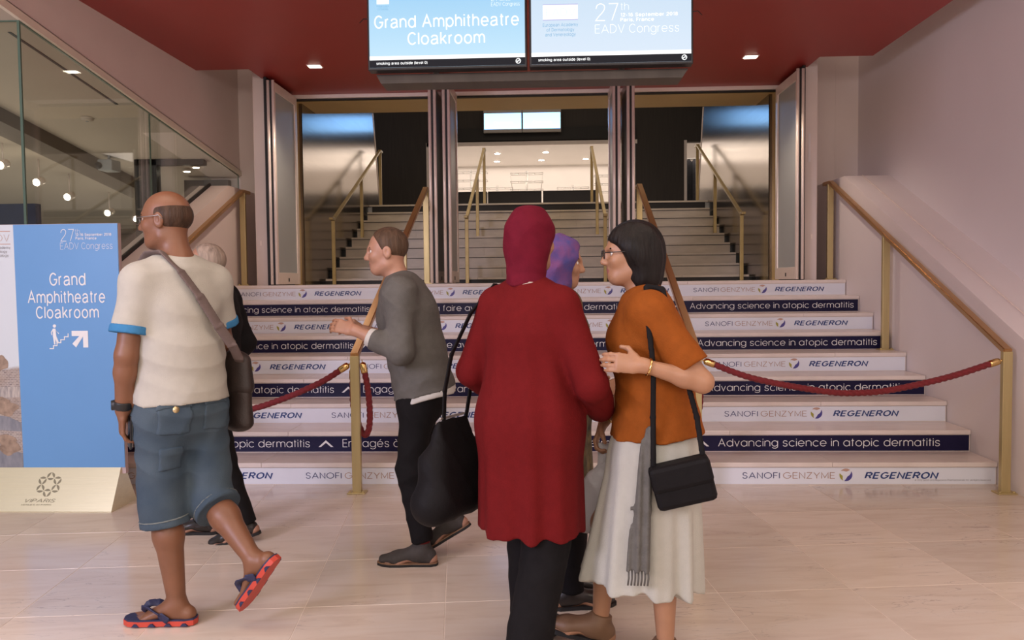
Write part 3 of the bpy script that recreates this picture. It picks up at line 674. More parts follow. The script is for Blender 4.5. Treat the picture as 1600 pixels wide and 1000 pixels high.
# stair-climber pictogram and arrow
ax, az, k = -2.951, 1.054, .0042
arrow = [(0, 26), (26, 26), (26, 0), (18, 0), (18, 12.5), (6, 0.2), (.4, 6), (12.5, 18), (0, 18)]
flat('arrow', [[(ax+x*k, az+z*k) for x, z in [(0, 26), (26, 26), (18, 18), (0, 18)]], [(ax+x*k, az+z*k) for x, z in [(26, 26), (26, 0), (18, 0), (18, 18)]],
               [(ax+x*k, az+z*k) for x, z in [(20, 20), (6.5, .2), (.6, 6), (15, 21)]]], ys, SW, bl)
px, pz = -3.102, 1.045; q = .0042
st = []
for n in range(5):
    st.append([(px+(n*6)*q, pz+(n*4.6)*q), (px+(n*6+7)*q, pz+(n*4.6)*q), (px+(n*6+7)*q, pz+(n*4.6+1.5)*q), (px+(n*6)*q, pz+(n*4.6+1.5)*q)])
    st.append([(px+(n*6+5.6)*q, pz+(n*4.6)*q), (px+(n*6+7)*q, pz+(n*4.6)*q), (px+(n*6+7)*q, pz+(n*4.6+6)*q), (px+(n*6+5.6)*q, pz+(n*4.6+6)*q)])
hx, hz = px+9*q, pz+36*q
st.append([(hx+2.6*q*math.cos(a), hz+2.6*q*math.sin(a)) for a in [2*math.pi*i/14 for i in range(14)]])
for poly in ([(6.5, 32), (10.5, 32), (11.5, 19), (6, 19)], [(6, 20), (9.5, 20), (9.5, 7), (7.5, 7)], [(8, 20), (11.5, 20), (14.5, 12), (13.8, 9), (12, 9)],
             [(6.5, 32), (8, 31), (4.2, 25.5), (3, 26.5)], [(4.4, 27), (3, 26.5), (3.6, 22), (5, 22)], [(10, 31), (11, 29), (16, 24.5), (15, 23.5)]):
    st.append([(px+x*q, pz+z*q) for x, z in poly])
flat('stair_pictogram', st, ys, SW, bl)
# printed city photograph strip: flat print on the board
def cityprint():
    m = bpy.data.materials.new('city_photo_print'); m.use_nodes = True; nt = m.node_tree; b = nt.nodes['Principled BSDF']; L = nt.links
    b.inputs['Roughness'].default_value = .42
    tc = nt.nodes.new('ShaderNodeTexCoord'); sp = nt.nodes.new('ShaderNodeSeparateXYZ'); L.new(tc.outputs['Object'], sp.inputs[0])
    br = nt.nodes.new('ShaderNodeTexBrick'); br.inputs['Scale'].default_value = 22; br.inputs['Color1'].default_value = (.46, .42, .40, 1); br.inputs['Color2'].default_value = (.16, .16, .19, 1); br.inputs['Mortar'].default_value = (.62, .58, .55, 1); br.inputs['Mortar Size'].default_value = .03
    cm = nt.nodes.new('ShaderNodeCombineXYZ'); L.new(sp.outputs['X'], cm.inputs[0]); L.new(sp.outputs['Z'], cm.inputs[1]); L.new(cm.outputs[0], br.inputs['Vector'])
    nz = nt.nodes.new('ShaderNodeTexNoise'); nz.inputs['Scale'].default_value = 9; nz.inputs['Detail'].default_value = 8; L.new(tc.outputs['Object'], nz.inputs['Vector'])
    mx = nt.nodes.new('ShaderNodeMix'); mx.data_type = 'RGBA'; L.new(nz.outputs['Fac'], mx.inputs[0]); L.new(br.outputs['Color'], mx.inputs[6]); mx.inputs[7].default_value = (.30, .22, .16, 1)
    nz2 = nt.nodes.new('ShaderNodeTexNoise'); nz2.inputs['Scale'].default_value = 5; L.new(tc.outputs['Object'], nz2.inputs['Vector'])
    ad = nt.nodes.new('ShaderNodeMath'); ad.operation = 'MULTIPLY_ADD'; ad.inputs[1].default_value = .06; L.new(nz2.outputs['Fac'], ad.inputs[0]); L.new(sp.outputs['Z'], ad.inputs[2])
    st_ = nt.nodes.new('ShaderNodeMapRange'); st_.inputs[1].default_value = .945; st_.inputs[2].default_value = .965; L.new(ad.outputs[0], st_.inputs[0])
    mx2 = nt.nodes.new('ShaderNodeMix'); mx2.data_type = 'RGBA'; L.new(st_.outputs[0], mx2.inputs[0]); L.new(mx.outputs[2], mx2.inputs[6]); mx2.inputs[7].default_value = (.62, .68, .72, 1)
    L.new(mx2.outputs[2], b.inputs['Base Color'])
    return m
ph = pyd('city_photo', [(xL, -.579, 1.860), (-3.319, -.579, 1.860), (-3.308, -.579, .262), (xL, -.579, .262),
                        (xL, -.5845, 1.860), (-3.319, -.5845, 1.860), (-3.308, -.5845, .262), (xL, -.5845, .262)],
         [(0, 1, 2, 3), (4, 7, 6, 5), (0, 4, 5, 1), (1, 5, 6, 2), (2, 6, 7, 3), (3, 7, 4, 0)], cityprint(), sg)
SANDP = mat('print_sandstone', (.40, .29, .21), .45, color2=(.20, .14, .10), vscale=25)
SLATE = mat('print_slate_roof', (.17, .18, .21), .45, color2=(.30, .30, .32), vscale=30, stretch=(1, 1, .3))
CREAMP = mat('print_cream_facade', (.55, .49, .43), .45, color2=(.26, .24, .24), vscale=40, stretch=(2, 1, .4))
def blob(cx, cz, rx, rz, ph0, n=18, w_=.25):
    return [(cx+rx*(1+w_*math.sin(3*a+ph0)*.6+w_*math.sin(5*a+ph0*2)*.4)*math.cos(a), cz+rz*(1+w_*math.sin(4*a+ph0)*.5)*math.sin(a)) for a in [2*math.pi*i/n for i in range(n)]]
flat('printed_facade', [[(xL, .70), (-3.312, .73), (-3.311, .80), (xL, .79)]], ys, CREAMP, ph, .0004)
flat('printed_roof', [[(xL, .55), (-3.311, .50), (-3.312, .56), (-3.40, .60), (xL, .66)], [(xL, .262), (-3.308, .262), (-3.309, .36), (xL, .45)]], ys, SLATE, ph, .0004)
flat('printed_statue', [blob(-3.41, .655, .075, .05, .4), blob(-3.44, .70, .05, .03, 1.0)], ys-.0005, SANDP, ph, .0004)
flat('printed_statue', [blob(-3.40, .40, .070, .055, 2.0), blob(-3.43, .45, .08, .03, 2.4)], ys-.0005, SANDP, ph, .0004)
flat('printed_statue', [blob(-3.44, .955, .055, .05, 3.0)], ys-.0005, SANDP, ph, .0004)
text('EADV', -3.52, -3.345, 1.775, INK['rose'], ph, ys, h=.05, stroke=.05)
flat('emblem_rule', [[(-3.56, 1.815), (-3.34, 1.815), (-3.34, 1.820), (-3.56, 1.820)], [(-3.56, 1.732), (-3.34, 1.732), (-3.34, 1.737), (-3.56, 1.737)]], ys, INK['rose'], ph, .0004)
text('European Academy\nof Dermatology\nand Venereology', -3.56, -3.34, 1.685, INK['grey'], ph, ys, h=.075, align='CENTER')
# wedge base
sb = extrude_poly('wedge_base', [(-.725, .0), (-.725, .006), (-.588, .262), (-.532, .262), (-.395, .006), (-.395, 0)], 'x', xL-.02, -2.650, SIGNBRASS, sg)
ENG = mat('engraved_brass', (.26, .235, .15), .5, .7, var=.1, vscale=40)
slope = Matrix.Translation((0, -.7255, .0045)) @ Matrix.Rotation(math.atan2(.137, .256)*-1, 4, 'X')
sl_len = math.hypot(.137, .256)
def on_slope(o):
    Mw = slope @ world_of(o); l, r_, s_ = Mw.decompose(); o.parent = None; o.matrix_parent_inverse = Matrix.Identity(4)
    o.location = l; o.rotation_euler = r_.to_euler(); o.scale = s_; return adopt(o, sb)
cxl, czl = -3.105, .178
pet = []
for g_ in range(6):
    ga = g_*math.pi/3+math.pi/6; gx, gz = cxl+.058*math.cos(ga), czl+.055*math.sin(ga)
    for p_ in range(3):
        pa = ga + math.pi/3 + p_*2*math.pi/3
        mx_, mz_ = gx+.0145*math.cos(pa), gz+.0145*math.sin(pa); dx_, dz_ = -math.sin(pa), math.cos(pa)
        L_, W_ = .022, .0115
        pts = []
        for u in range(9):
            s_ = -1+u/4; pts.append((mx_+dx_*L_*s_+math.cos(pa)*W_*(1-s_*s_), mz_+dz_*L_*s_+math.sin(pa)*W_*(1-s_*s_)))
        for u in range(7, 0, -1):
            s_ = -1+u/4; pts.append((mx_+dx_*L_*s_-math.cos(pa)*W_*(1-s_*s_)*.3, mz_+dz_*L_*s_-math.sin(pa)*W_*(1-s_*s_)*.3))
        pet.append(pts)
on_slope(flat('engraved_emblem', pet, 0, ENG, None, .0006))
on_slope(text('VIPARIS', -3.235, -3.035, .072, ENG, None, -.0004, h=.026, shear=.25))
on_slope(text('VENUES IN PARIS', -3.255, -3.055, .045, ENG, None, -.0004, h=.010, shear=.2))

# ------------------------------------------------------------------ glass beside the stairs and the lounge behind it
def raked(y): return 3.31 - .137*(y+.15)
def gp(name, y0, y1, label):
    t = thing(name, (-3.515, (y0+y1)/2, sl(y0)), label, 'glass panel', 'glass panels over the parapet', kind='structure')
    zb0, zb1 = min(2.53, sl(y0)), min(2.53, sl(y1))
    p = [(y0, zb0), (y1, zb1), (y1, raked(y1)), (y0, raked(y0))]
    if y0 < 3.08 < y1: p = [(y0, zb0), (3.08, 2.53), (y1, 2.53), (y1, raked(y1)), (y0, raked(y0))]
    extrude_poly('pane', p, 'x', -3.512, -3.500, GLASS, t)
    bar('bottom_channel', (-3.506, y0, zb0+.012), (-3.506, min(y1, 3.08), min(2.53, sl(min(y1, 3.08)))+.012), .03, .035, GASKET, t, bev=0)
    bar('top_seal', (-3.506, y0, raked(y0)-.004), (-3.506, y1, raked(y1)-.004), .014, .012, GLASSEDGE, t, bev=0)
    bar('edge', (-3.506, y1, zb1), (-3.506, y1, raked(y1)), .0125, .008, GLASSEDGE, t, bev=0)
    return t
gp('window_1', -.15, 1.735, 'tall clear glass panel over the parapet beside the sign')
gp('window_2', 1.745, 3.93, 'tapering clear glass panel over the parapet beside the white pier')
w3 = thing('window_3', (-4.6, -.15, 0), 'front pane of clear glass behind the standing sign', 'glass panel', kind='structure')
box('pane', -6.5, -3.512, -.156, -.144, 0, 3.31, GLASS, w3); box('edge', -3.516, -3.498, -.160, -.146, sl(-.15), 3.31, GLASSEDGE, w3); box('top_seal', -6.5, -3.5, -.157, -.143, 3.303, 3.315, GLASSEDGE, w3)
LC = mat('lounge_ceiling_paint', (.52, .45, .375), .7, var=.05, vscale=2); LW = mat('lounge_wall_brown', (.16, .125, .10), .6, var=.2, vscale=3)
LB = mat('lounge_blue_panel', (.015, .025, .08), .4, var=.3, vscale=6); LD = mat('lounge_dark_panel', (.045, .042, .04), .4, var=.2, vscale=5)
lg = thing('ceiling_lounge', (-5, 2, 3), 'raked pale ceiling of the dim lounge behind the glass', 'ceiling', kind='structure')
def slab(name, x0, x1, y0, y1, dz, m, th=.08):
    return extrude_poly(name, [(y0, raked(y0)+dz), (y1, raked(y1)+dz), (y1, raked(y1)+dz+th), (y0, raked(y0)+dz+th)], 'x', x0, x1, m, lg)
slab('ceiling_panel', -4.77, -3.5, -.6, 7.2, 0, LC); slab('ceiling_panel', -9, -5.05, -.6, 7.2, .02, LC)
slab('ceiling_beam', -5.05, -4.77, -.6, 7.2, -.13, LW, .3)
slab('air_slot', -3.70, -3.676, .02, 1.51, -.004, DARK, .01)
wlg = thing('wall_lounge', (-6.5, 4, 0), 'dark brown walls of the dim lounge behind the glass', 'wall', kind='structure')
box('back_wall', -9, -3.6, 7.0, 7.1, 0, 4, LW, wlg); box('end_wall', -9.1, -9, -.6, 7.0, 0, 4.2, LW, wlg)
box('recess_panel', -4.40, -4.15, 3.2, 3.3, 1.2, raked(3.2)-.005, LD, wlg); box('recess_panel', -4.15, -3.62, 3.9, 4.0, 1.2, 2.70, LD, wlg)
box('recess_lintel', -4.40, -3.62, 3.2, 3.3, 2.78, raked(3.2)-.005, LD, wlg)
box('blue_panel', -8.2, -5.35, 2.9, 3.0, 0, 2.35, LB, wlg)
for k_ in range(6): box('wall_batten', -5.0+.22*k_, -4.96+.22*k_, 6.94, 7.0, 0, 2.6, LD, wlg)
def spotlight(x, y, z, label, hot, aim=(0, -1, -.3)):
    t = thing('track_spotlight', (x, y, z), label, 'lamp', 'lounge spotlights')
    d = Vector(aim).normalized(); m4 = d.to_track_quat('Z', 'Y').to_matrix().to_4x4()
    lathe('housing', [(.03, -.12), (.045, -.11), (.047, .0), (.044, .002)], (x, y, z), ALU, t, 14, m4)
    lathe('lens', [(.040, .002), (.036, .006), (.001, .007)], (x, y, z), LAMP_HOT if hot else LAMP, t, 14, m4)
    tube('stem', [(x, y+.05, z+.03), (x, y+.05, raked(y+.05)+.02)], .008, ALU, t, 6)
for n_, (x, y, z, h_) in enumerate(((-5.5, 3.177, 2.61, True), (-5.5, 2.567, 2.716, True), (-5.3, 5.0, 2.34, True), (-5.5, 4.658, 2.391, False), (-5.5, 3.763, 2.506, False), (-5.1, 3.04, 2.94, False))):
    spotlight(x, y, z, 'glowing lounge spotlight behind the glass, ' + ('halfway up beside the glass corner', 'at the very edge of the picture', 'lowest and nearest the head of the man in white', 'dim one just above the lowest bright one', 'dim one above the corner of the blue sign', 'highest one')[n_], h_)
tp = thing('projector', (-4.62, 3.04, 2.60), 'small grey projector under the lounge ceiling behind the glass', 'projector')
GREYPL = mat('grey_plastic', (.30, .32, .33), .45, var=.08, vscale=20)
box('body', -4.68, -4.52, 2.95, 3.15, 2.70, 2.82, GREYPL, tp, .012); lathe('lens', [(.035, 0), (.04, .02), (.03, .04), (.001, .041)], (-4.66, 2.955, 2.75), BLACKPL, tp, 14, Matrix.Rotation(math.pi/2, 4, 'X'))
tube('bracket', [(-4.60, 3.05, 2.82), (-4.60, 3.05, 2.90)], .015, GREYPL, tp, 8)
dt = thing('smoke_detector', (-4.155, 1.842, 3.03), 'round white smoke detector on the lounge ceiling', 'detector')
lathe('housing', [(.03, -.03), (.055, -.022), (.06, 0), (.06, .012)], (-4.155, 1.842, 3.035), LC, dt, 18); lathe('sensor', [(.012, -.036), (.015, -.029)], (-4.155, 1.842, 3.035), GREYPL, dt, 10)
for n_, (x, y) in enumerate(((-3.98, 3.60), (-3.83, 3.5))):
    downlight(x, y, 2.765 + .03*n_, .035, 'tiny recessed lounge downlight over the dark recess, ' + ('lower' if n_ == 0 else 'upper') + ' of two', 'lounge recess downlights', False)

# ------------------------------------------------------------------ cloakroom fittings and far displays
def far_screen(x0, x1, label):
    t = thing('display_screen', ((x0+x1)/2, 15.7, 5.25), label, 'screen', 'far displays')
    box('housing', x0, x1, 15.62, 15.72, 5.27, 5.86, mat('silver_bezel', (.40, .37, .35), .4, .5, var=.05, vscale=9), t, .006)
    pc = box('picture', x0+.02, x1-.02, 15.615, 15.62, 5.36, 5.76, S_FAR, t)
    text('Cloakroom', x0+.27, x1-.24, 5.52, S_WHITE, pc, 15.613, h=.07)
    box('wall_arm', (x0+x1)/2-.1, (x0+x1)/2+.1, 15.72, 15.9, 5.4, 5.6, BLACKPL, t)
S_FAR = screenmat('far_screen_blue', (.24, .54, 1.0), (.20, .48, 1.0), 4.2, 'Z', 5.36, 5.76)
far_screen(-1.45, -.46, 'distant display over the cloakroom, one on the sign side of the pair')
far_screen(-.45, .54, 'distant display over the cloakroom, one on the plain wall side of the pair')
CNT = mat('dark_counter_front', (.030, .022, .020), .45, var=.15, vscale=6)
for x0, x1, lb in ((-2.9, -1.42, 'dark cloakroom counter section on the sign side'), (-1.39, .02, 'dark middle cloakroom counter section'), (.06, 1.46, 'dark cloakroom counter section on the plain wall side')):
    t = thing('counter', ((x0+x1)/2, 16.2, 2.755), lb, 'counter', 'cloakroom counters')
    box('front_panel', x0, x1, 16.15, 16.2, 2.755, 3.80, CNT, t); box('worktop', x0, x1, 16.13, 16.6, 3.80, 3.83, CNT, t, .004); box('end_panel', x1-.03, x1, 16.2, 16.6, 2.755, 3.80, CLW, t)
WIRE = mat('chrome_wire', (.55, .53, .50), .3, .8, var=.05, vscale=30)
def coat_rack(x, y, h, label, wd=.95):
    t = thing('coat_rack', (x, y, 2.755), label, 'coat rack', 'wire coat racks')
    tube('post', [(x, y, 2.755), (x, y, 2.755+h)], .035, WIRE, t, 8)
    for z in (h-.08, h-.32, h-.55):
        for yy_ in (-.2, .2): tube('hanging_rail', [(x-wd/2, y+yy_, 2.755+z), (x+wd/2, y+yy_, 2.755+z)], .012, WIRE, t, 6)
        for q_ in range(5): tube('hook_bar', [(x-wd/2+q_*wd/4, y-.2, 2.755+z), (x-wd/2+q_*wd/4, y+.2, 2.755+z)], .009, WIRE, t, 5)
    for s in (-1, 1):
        tube('brace', [(x+s*wd/2, y-.2, 2.755+h-.08), (x+s*(wd/2-.08), y-.2, 2.755+h-.75)], .009, WIRE, t, 5)
coat_rack(-2.05, 18.6, 1.98, 'wire coat rack half hidden by the rail on the sign side'); coat_rack(-.42, 18.6, 1.92, 'tall wire coat rack in the middle of the cloakroom')
coat_rack(-1.35, 19.6, 1.62, 'low wire coat rack just beside the tall middle one'); coat_rack(.95, 19.4, 1.58, 'low wire coat rack over the counter on the plain wall side'); coat_rack(2.0, 18.4, 1.80, 'wire coat rack behind the rail on the plain wall side')
wd_ = thing('garment_rail', (4.15, 17.2, 2.755), 'dark coats hanging on a rail in the narrow side doorway', 'coat rail')
tube('rail', [(3.9, 17.2, 4.75), (4.6, 17.2, 4.75)], .02, WIRE, wd_, 6); tube('stand', [(3.92, 17.2, 2.755), (3.92, 17.2, 4.75)], .02, WIRE, wd_, 6)
for q_, (c_, nm_) in enumerate((((.02, .02, .025), 'black_coat_cloth'), ((.05, .05, .06), 'charcoal_coat_cloth'), ((.14, .03, .03), 'maroon_coat_cloth'))):
    lathe('coat', [(.03, 0), (.12, .05), (.13, .5), (.15, 1.0), (.14, 1.25), (.09, 1.38), (.03, 1.45)], (4.04+.16*q_, 17.2, 3.28), mat(nm_, c_, .8, var=.3, vscale=12, bump=.2, bscale=20), wd_, 12)
# ------------------------------------------------------------------ people: smooth-blended surfaces grown round a posed skeleton
V3 = lambda *a: np.array(a, dtype=np.float64)
def unit(v): return v/np.linalg.norm(v)
def C_(a, b, ra, rb=None, k=.03, U=None, op='+', flat='', cap=None):
    """one tapered piece from a to b; radii are a number or (lateral, depth); flat: which ends are cut square"""
    rb = ra if rb is None else rb
    ra = (ra, ra) if np.isscalar(ra) else ra; rb = (rb, rb) if np.isscalar(rb) else rb
    a = np.array(a, float); b = np.array(b, float)
    if np.linalg.norm(b-a) < 1e-5: b = a+V3(0, 0, 1e-4)
    return dict(a=a, b=b, ra=ra, rb=rb, k=k, U=U, op=op, flat=flat, cap=cap)
def E_(c, R, axes=None, k=.02, op='+'):
    """ellipsoid with radii R along the three axes"""
    return dict(c=np.array(c, float), R=R, ax=axes if axes is not None else np.eye(3), k=k, op=op)
def _ev(p, X, Y, Z):
    if 'c' in p:
        q = [X-p['c'][0], Y-p['c'][1], Z-p['c'][2]]; k0 = 0; k1 = 0
        for ax, r in zip(p['ax'], p['R']):
            u = q[0]*ax[0]+q[1]*ax[1]+q[2]*ax[2]; k0 = k0+(u/r)**2; k1 = k1+(u/(r*r))**2
        k0 = np.sqrt(k0); return k0*(k0-1)/(np.sqrt(k1)+1e-6)
    a, b = p['a'], p['b']; ab = b-a; Ln = np.linalg.norm(ab); w_ = ab/Ln
    x, y, z = X-a[0], Y-a[1], Z-a[2]
    s = x*w_[0]+y*w_[1]+z*w_[2]; t = np.clip(s/Ln, 0, 1)
    ru = p['ra'][0]+(p['rb'][0]-p['ra'][0])*t; rv = p['ra'][1]+(p['rb'][1]-p['ra'][1])*t
    U = p['U']
    if U is None: U = V3(1, 0, 0) if abs(w_[0]) < .8 else V3(0, 1, 0)
    U = U-w_*U.dot(w_); U = U/np.linalg.norm(U); Vv = np.cross(w_, U)
    u = x*U[0]+y*U[1]+z*U[2]; v = x*Vv[0]+y*Vv[1]+z*Vv[2]
    ax = s-t*Ln
    fl = p['flat']
    axr = np.where(ax < 0, 0 if '0' in fl else ax, 0 if '1' in fl else ax) if fl else ax
    rc = np.minimum(ru, rv) if p['cap'] is None else p['cap']
    k0 = np.sqrt((u/ru)**2+(v/rv)**2+(axr/rc)**2); k1 = np.sqrt((u/ru**2)**2+(v/rv**2)**2+(axr/rc**2)**2)+1e-6
    d = k0*(k0-1)/k1
    if '0' in fl: d = np.maximum(d, -s)
    if '1' in fl: d = np.maximum(d, s-Ln)
    return d
def _bb(p, pad):
    if 'c' in p:
        r = max(p['R'])+pad; return p['c']-r, p['c']+r
    r = max(*p['ra'], *p['rb'])+pad
    return np.minimum(p['a'], p['b'])-r, np.maximum(p['a'], p['b'])+r
def sdf_mesh(prims, h, disp=None, post=None):
    pos = [p for p in prims if p['op'] == '+']
    lo = np.min([_bb(p, .02+h*3)[0] for p in pos], 0); hi = np.max([_bb(p, .02+h*3)[1] for p in pos], 0)
    n = np.ceil((hi-lo)/h).astype(int)+1
    g = [(lo[i]+h*np.arange(n[i])).astype(np.float32) for i in range(3)]
    F = np.full(tuple(n), .2, np.float32)
    for p in prims:
        if p['op'] == 'box':
            q = [g[0][:, None, None]-p['c'][0], g[1][None, :, None]-p['c'][1], g[2][None, None, :]-p['c'][2]]
            for ax_, r_ in zip(p['ax'], p['R']): F = np.maximum(F, np.abs(q[0]*ax_[0]+q[1]*ax_[1]+q[2]*ax_[2])-r_).astype(np.float32)
            continue
        if p['op'] == '&':
            nn, c = p['n'], p['cc']
            F = np.maximum(F, (g[0]*nn[0])[:, None, None]+(g[1]*nn[1])[None, :, None]+(g[2]*nn[2])[None, None, :]-c).astype(np.float32); continue
        a, b = _bb(p, p['k']+3*h)
        i0 = np.clip(np.floor((a-lo)/h).astype(int), 0, n-1); i1 = np.clip(np.ceil((b-lo)/h).astype(int)+1, 1, n)
        if np.any(i1-i0 < 2): continue
        sl_ = tuple(slice(i0[i], i1[i]) for i in range(3))
        d = _ev(p, g[0][sl_[0]][:, None, None], g[1][sl_[1]][None, :, None], g[2][sl_[2]][None, None, :]).astype(np.float32)
        f = F[sl_]; k = max(p['k'], 1e-4)
        if p['op'] == '+':
            q = np.clip(.5+.5*(d-f)/k, 0, 1); F[sl_] = d+(f-d)*q-k*q*(1-q)
        elif p['op'] == '-':
            q = np.clip(.5-.5*(d+f)/k, 0, 1); F[sl_] = f+(-d-f)*q+k*q*(1-q)
        elif p['op'] == 'box':        # keep only what lies inside this oriented box
            pass
        elif p['op'] == '*':          # keep only what lies inside this piece
            G_ = np.full_like(F, .2); G_[sl_] = d; F = np.maximum(F, G_)
    if disp is not None:
        ii = np.nonzero(np.abs(F) < .05)
        P = np.stack([g[0][ii[0]], g[1][ii[1]], g[2][ii[2]]], 1); F[ii] += disp(P).astype(np.float32)
    if post is not None: F = post(F, g)
    ins = F < 0
    c = ins[:-1, :-1, :-1].astype(np.int8)
    for dx, dy, dz in ((1, 0, 0), (0, 1, 0), (0, 0, 1), (1, 1, 0), (1, 0, 1), (0, 1, 1), (1, 1, 1)):
        c = c+ins[dx:n[0]-1+dx, dy:n[1]-1+dy, dz:n[2]-1+dz]
    act = (c > 0) & (c < 8); idx = np.stack(np.nonzero(act), 1)
    vid = np.full(act.shape, -1, np.int64); vid[act] = np.arange(len(idx))
    acc = np.zeros((len(idx), 3)); cnt = np.zeros(len(idx))
    cor = np.array([(0, 0, 0), (1, 0, 0), (0, 1, 0), (1, 1, 0), (0, 0, 1), (1, 0, 1), (0, 1, 1), (1, 1, 1)])
    val = np.stack([F[idx[:, 0]+o[0], idx[:, 1]+o[1], idx[:, 2]+o[2]] for o in cor], 1)
    for i, j in ((0, 1), (2, 3), (4, 5), (6, 7), (0, 2), (1, 3), (4, 6), (5, 7), (0, 4), (1, 5), (2, 6), (3, 7)):
        m_ = (val[:, i] < 0) != (val[:, j] < 0); t = val[m_, i]/(val[m_, i]-val[m_, j])
        acc[m_] += cor[i]+(cor[j]-cor[i])*t[:, None]; cnt[m_] += 1
    verts = lo+h*(idx+acc/cnt[:, None])
    quads = []
    for ax in range(3):
        s0 = [slice(1, -1)]*3; s1 = [slice(1, -1)]*3; s0[ax] = slice(0, -1); s1[ax] = slice(1, None)
        A = ins[tuple(s0)]; B = ins[tuple(s1)]; e = np.stack(np.nonzero(A != B), 1)
        if not len(e): continue
        fl = A[tuple(e.T)]
        off = [1, 1, 1]; off[ax] = 0; e = e+np.array(off)
        o1, o2 = [(1, 2), (2, 0), (0, 1)][ax]
        d1 = np.zeros(3, int); d1[o1] = 1; d2 = np.zeros(3, int); d2[o2] = 1
        q = np.stack([vid[tuple((e-d1-d2).T)], vid[tuple((e-d2).T)], vid[tuple(e.T)], vid[tuple((e-d1).T)]], 1)
        q[~fl] = q[~fl][:, ::-1]; quads.append(q)
    q = np.concatenate(quads); q = q[(q >= 0).all(1)]
    # two rounds of light smoothing
    for _ in range(1):
        sm = np.zeros_like(verts); ct = np.zeros(len(verts))
        for a_, b_ in ((0, 1), (1, 2), (2, 3), (3, 0)):
            np.add.at(sm, q[:, a_], verts[q[:, b_]]); np.add.at(ct, q[:, a_], 1)
            np.add.at(sm, q[:, b_], verts[q[:, a_]]); np.add.at(ct, q[:, b_], 1)
        verts = verts*.55+.45*sm/np.maximum(ct, 1)[:, None]
    return verts, q
def mesh_np(name, verts, quads, m, parent=None, extra=None):
    me = bpy.data.meshes.new(name)
    me.vertices.add(len(verts)); me.vertices.foreach_set('co', verts.astype(np.float32).ravel())
    me.loops.add(len(quads)*4); me.loops.foreach_set('vertex_index', quads.astype(np.int32).ravel())
    me.polygons.add(len(quads)); me.polygons.foreach_set('loop_start', np.arange(0, len(quads)*4, 4, dtype=np.int32))
    me.polygons.foreach_set('use_smooth', np.ones(len(quads), bool))
    me.materials.append(m)
    if extra:
        ce = verts[quads].mean(1); mi = np.zeros(len(quads), np.int32)
        for k, (m2, fn) in enumerate(extra):
            me.materials.append(m2); mi[fn(ce)] = k+1
        me.polygons.foreach_set('material_index', mi)
    me.update(calc_edges=True)
    o = bpy.data.objects.new(name, me); COL.objects.link(o)
    return adopt(o, parent)
def grow(name, prims, m, parent, h=.007, disp=None, extra=None):
    v, q = sdf_mesh(prims, h, disp); return mesh_np(name, v, q, m, parent, extra)
def folds(amp, sx=9, sz=26, seed=0.0):
    def f(P):
        x, y, z = P[:, 0], P[:, 1], P[:, 2]; s = seed
        a = np.sin(sz*z+6*np.sin(sx*.55*x+s)+5*np.sin(sx*.5*y-s)+s)
        b = np.sin(sx*1.9*x-sx*1.5*y+7*np.sin(5.0*z+s)+2*s)
        c = np.sin(sz*1.9*z+sx*1.2*(x+y)+3*np.sin(sx*2*x+s))
        rg = lambda t: 2*np.abs(t)**.8-1
        msk = .45+.55*np.sin(3.1*x+2.3*y+4.7*z+s*3)
        return amp*(.40*rg(a)*msk+.40*rg(b)+.12*c)
    return f
def drape(c, amp, n, z0, z1, seed=0.0):
    """hanging folds that deepen from z1 down to the hem at z0"""
    def f(P):
        th = np.arctan2(P[:, 1]-c[1], P[:, 0]-c[0]); r = np.clip((z1-P[:, 2])/(z1-z0), 0, 1)
        return amp*r*(.75*np.sin(n*th+seed+1.3*np.sin(2*th+seed)+1.5*P[:, 2])+.35*np.sin(1.8*n*th+2*seed))+amp*.12*np.sin(9*P[:, 2]+5*P[:, 0]+4*P[:, 1]+seed)
    return f
def skinmat(name, c):
    m = mat(name, c, .46, var=.14, vscale=14, bump=.05, bscale=220)
    b = m.node_tree.nodes['Principled BSDF']; b.inputs['Subsurface Weight'].default_value = .08; b.inputs['Subsurface Radius'].default_value = (.01, .004, .002); b.inputs['Subsurface Scale'].default_value = .5
    return m
def cloth(name, c, var=.12, bump=.25, bscale=350, rough=.85, vscale=30, spec=.12, **k): return mat(name, c, rough, var=var, vscale=vscale, bump=bump, bscale=bscale, spec=spec, **k)

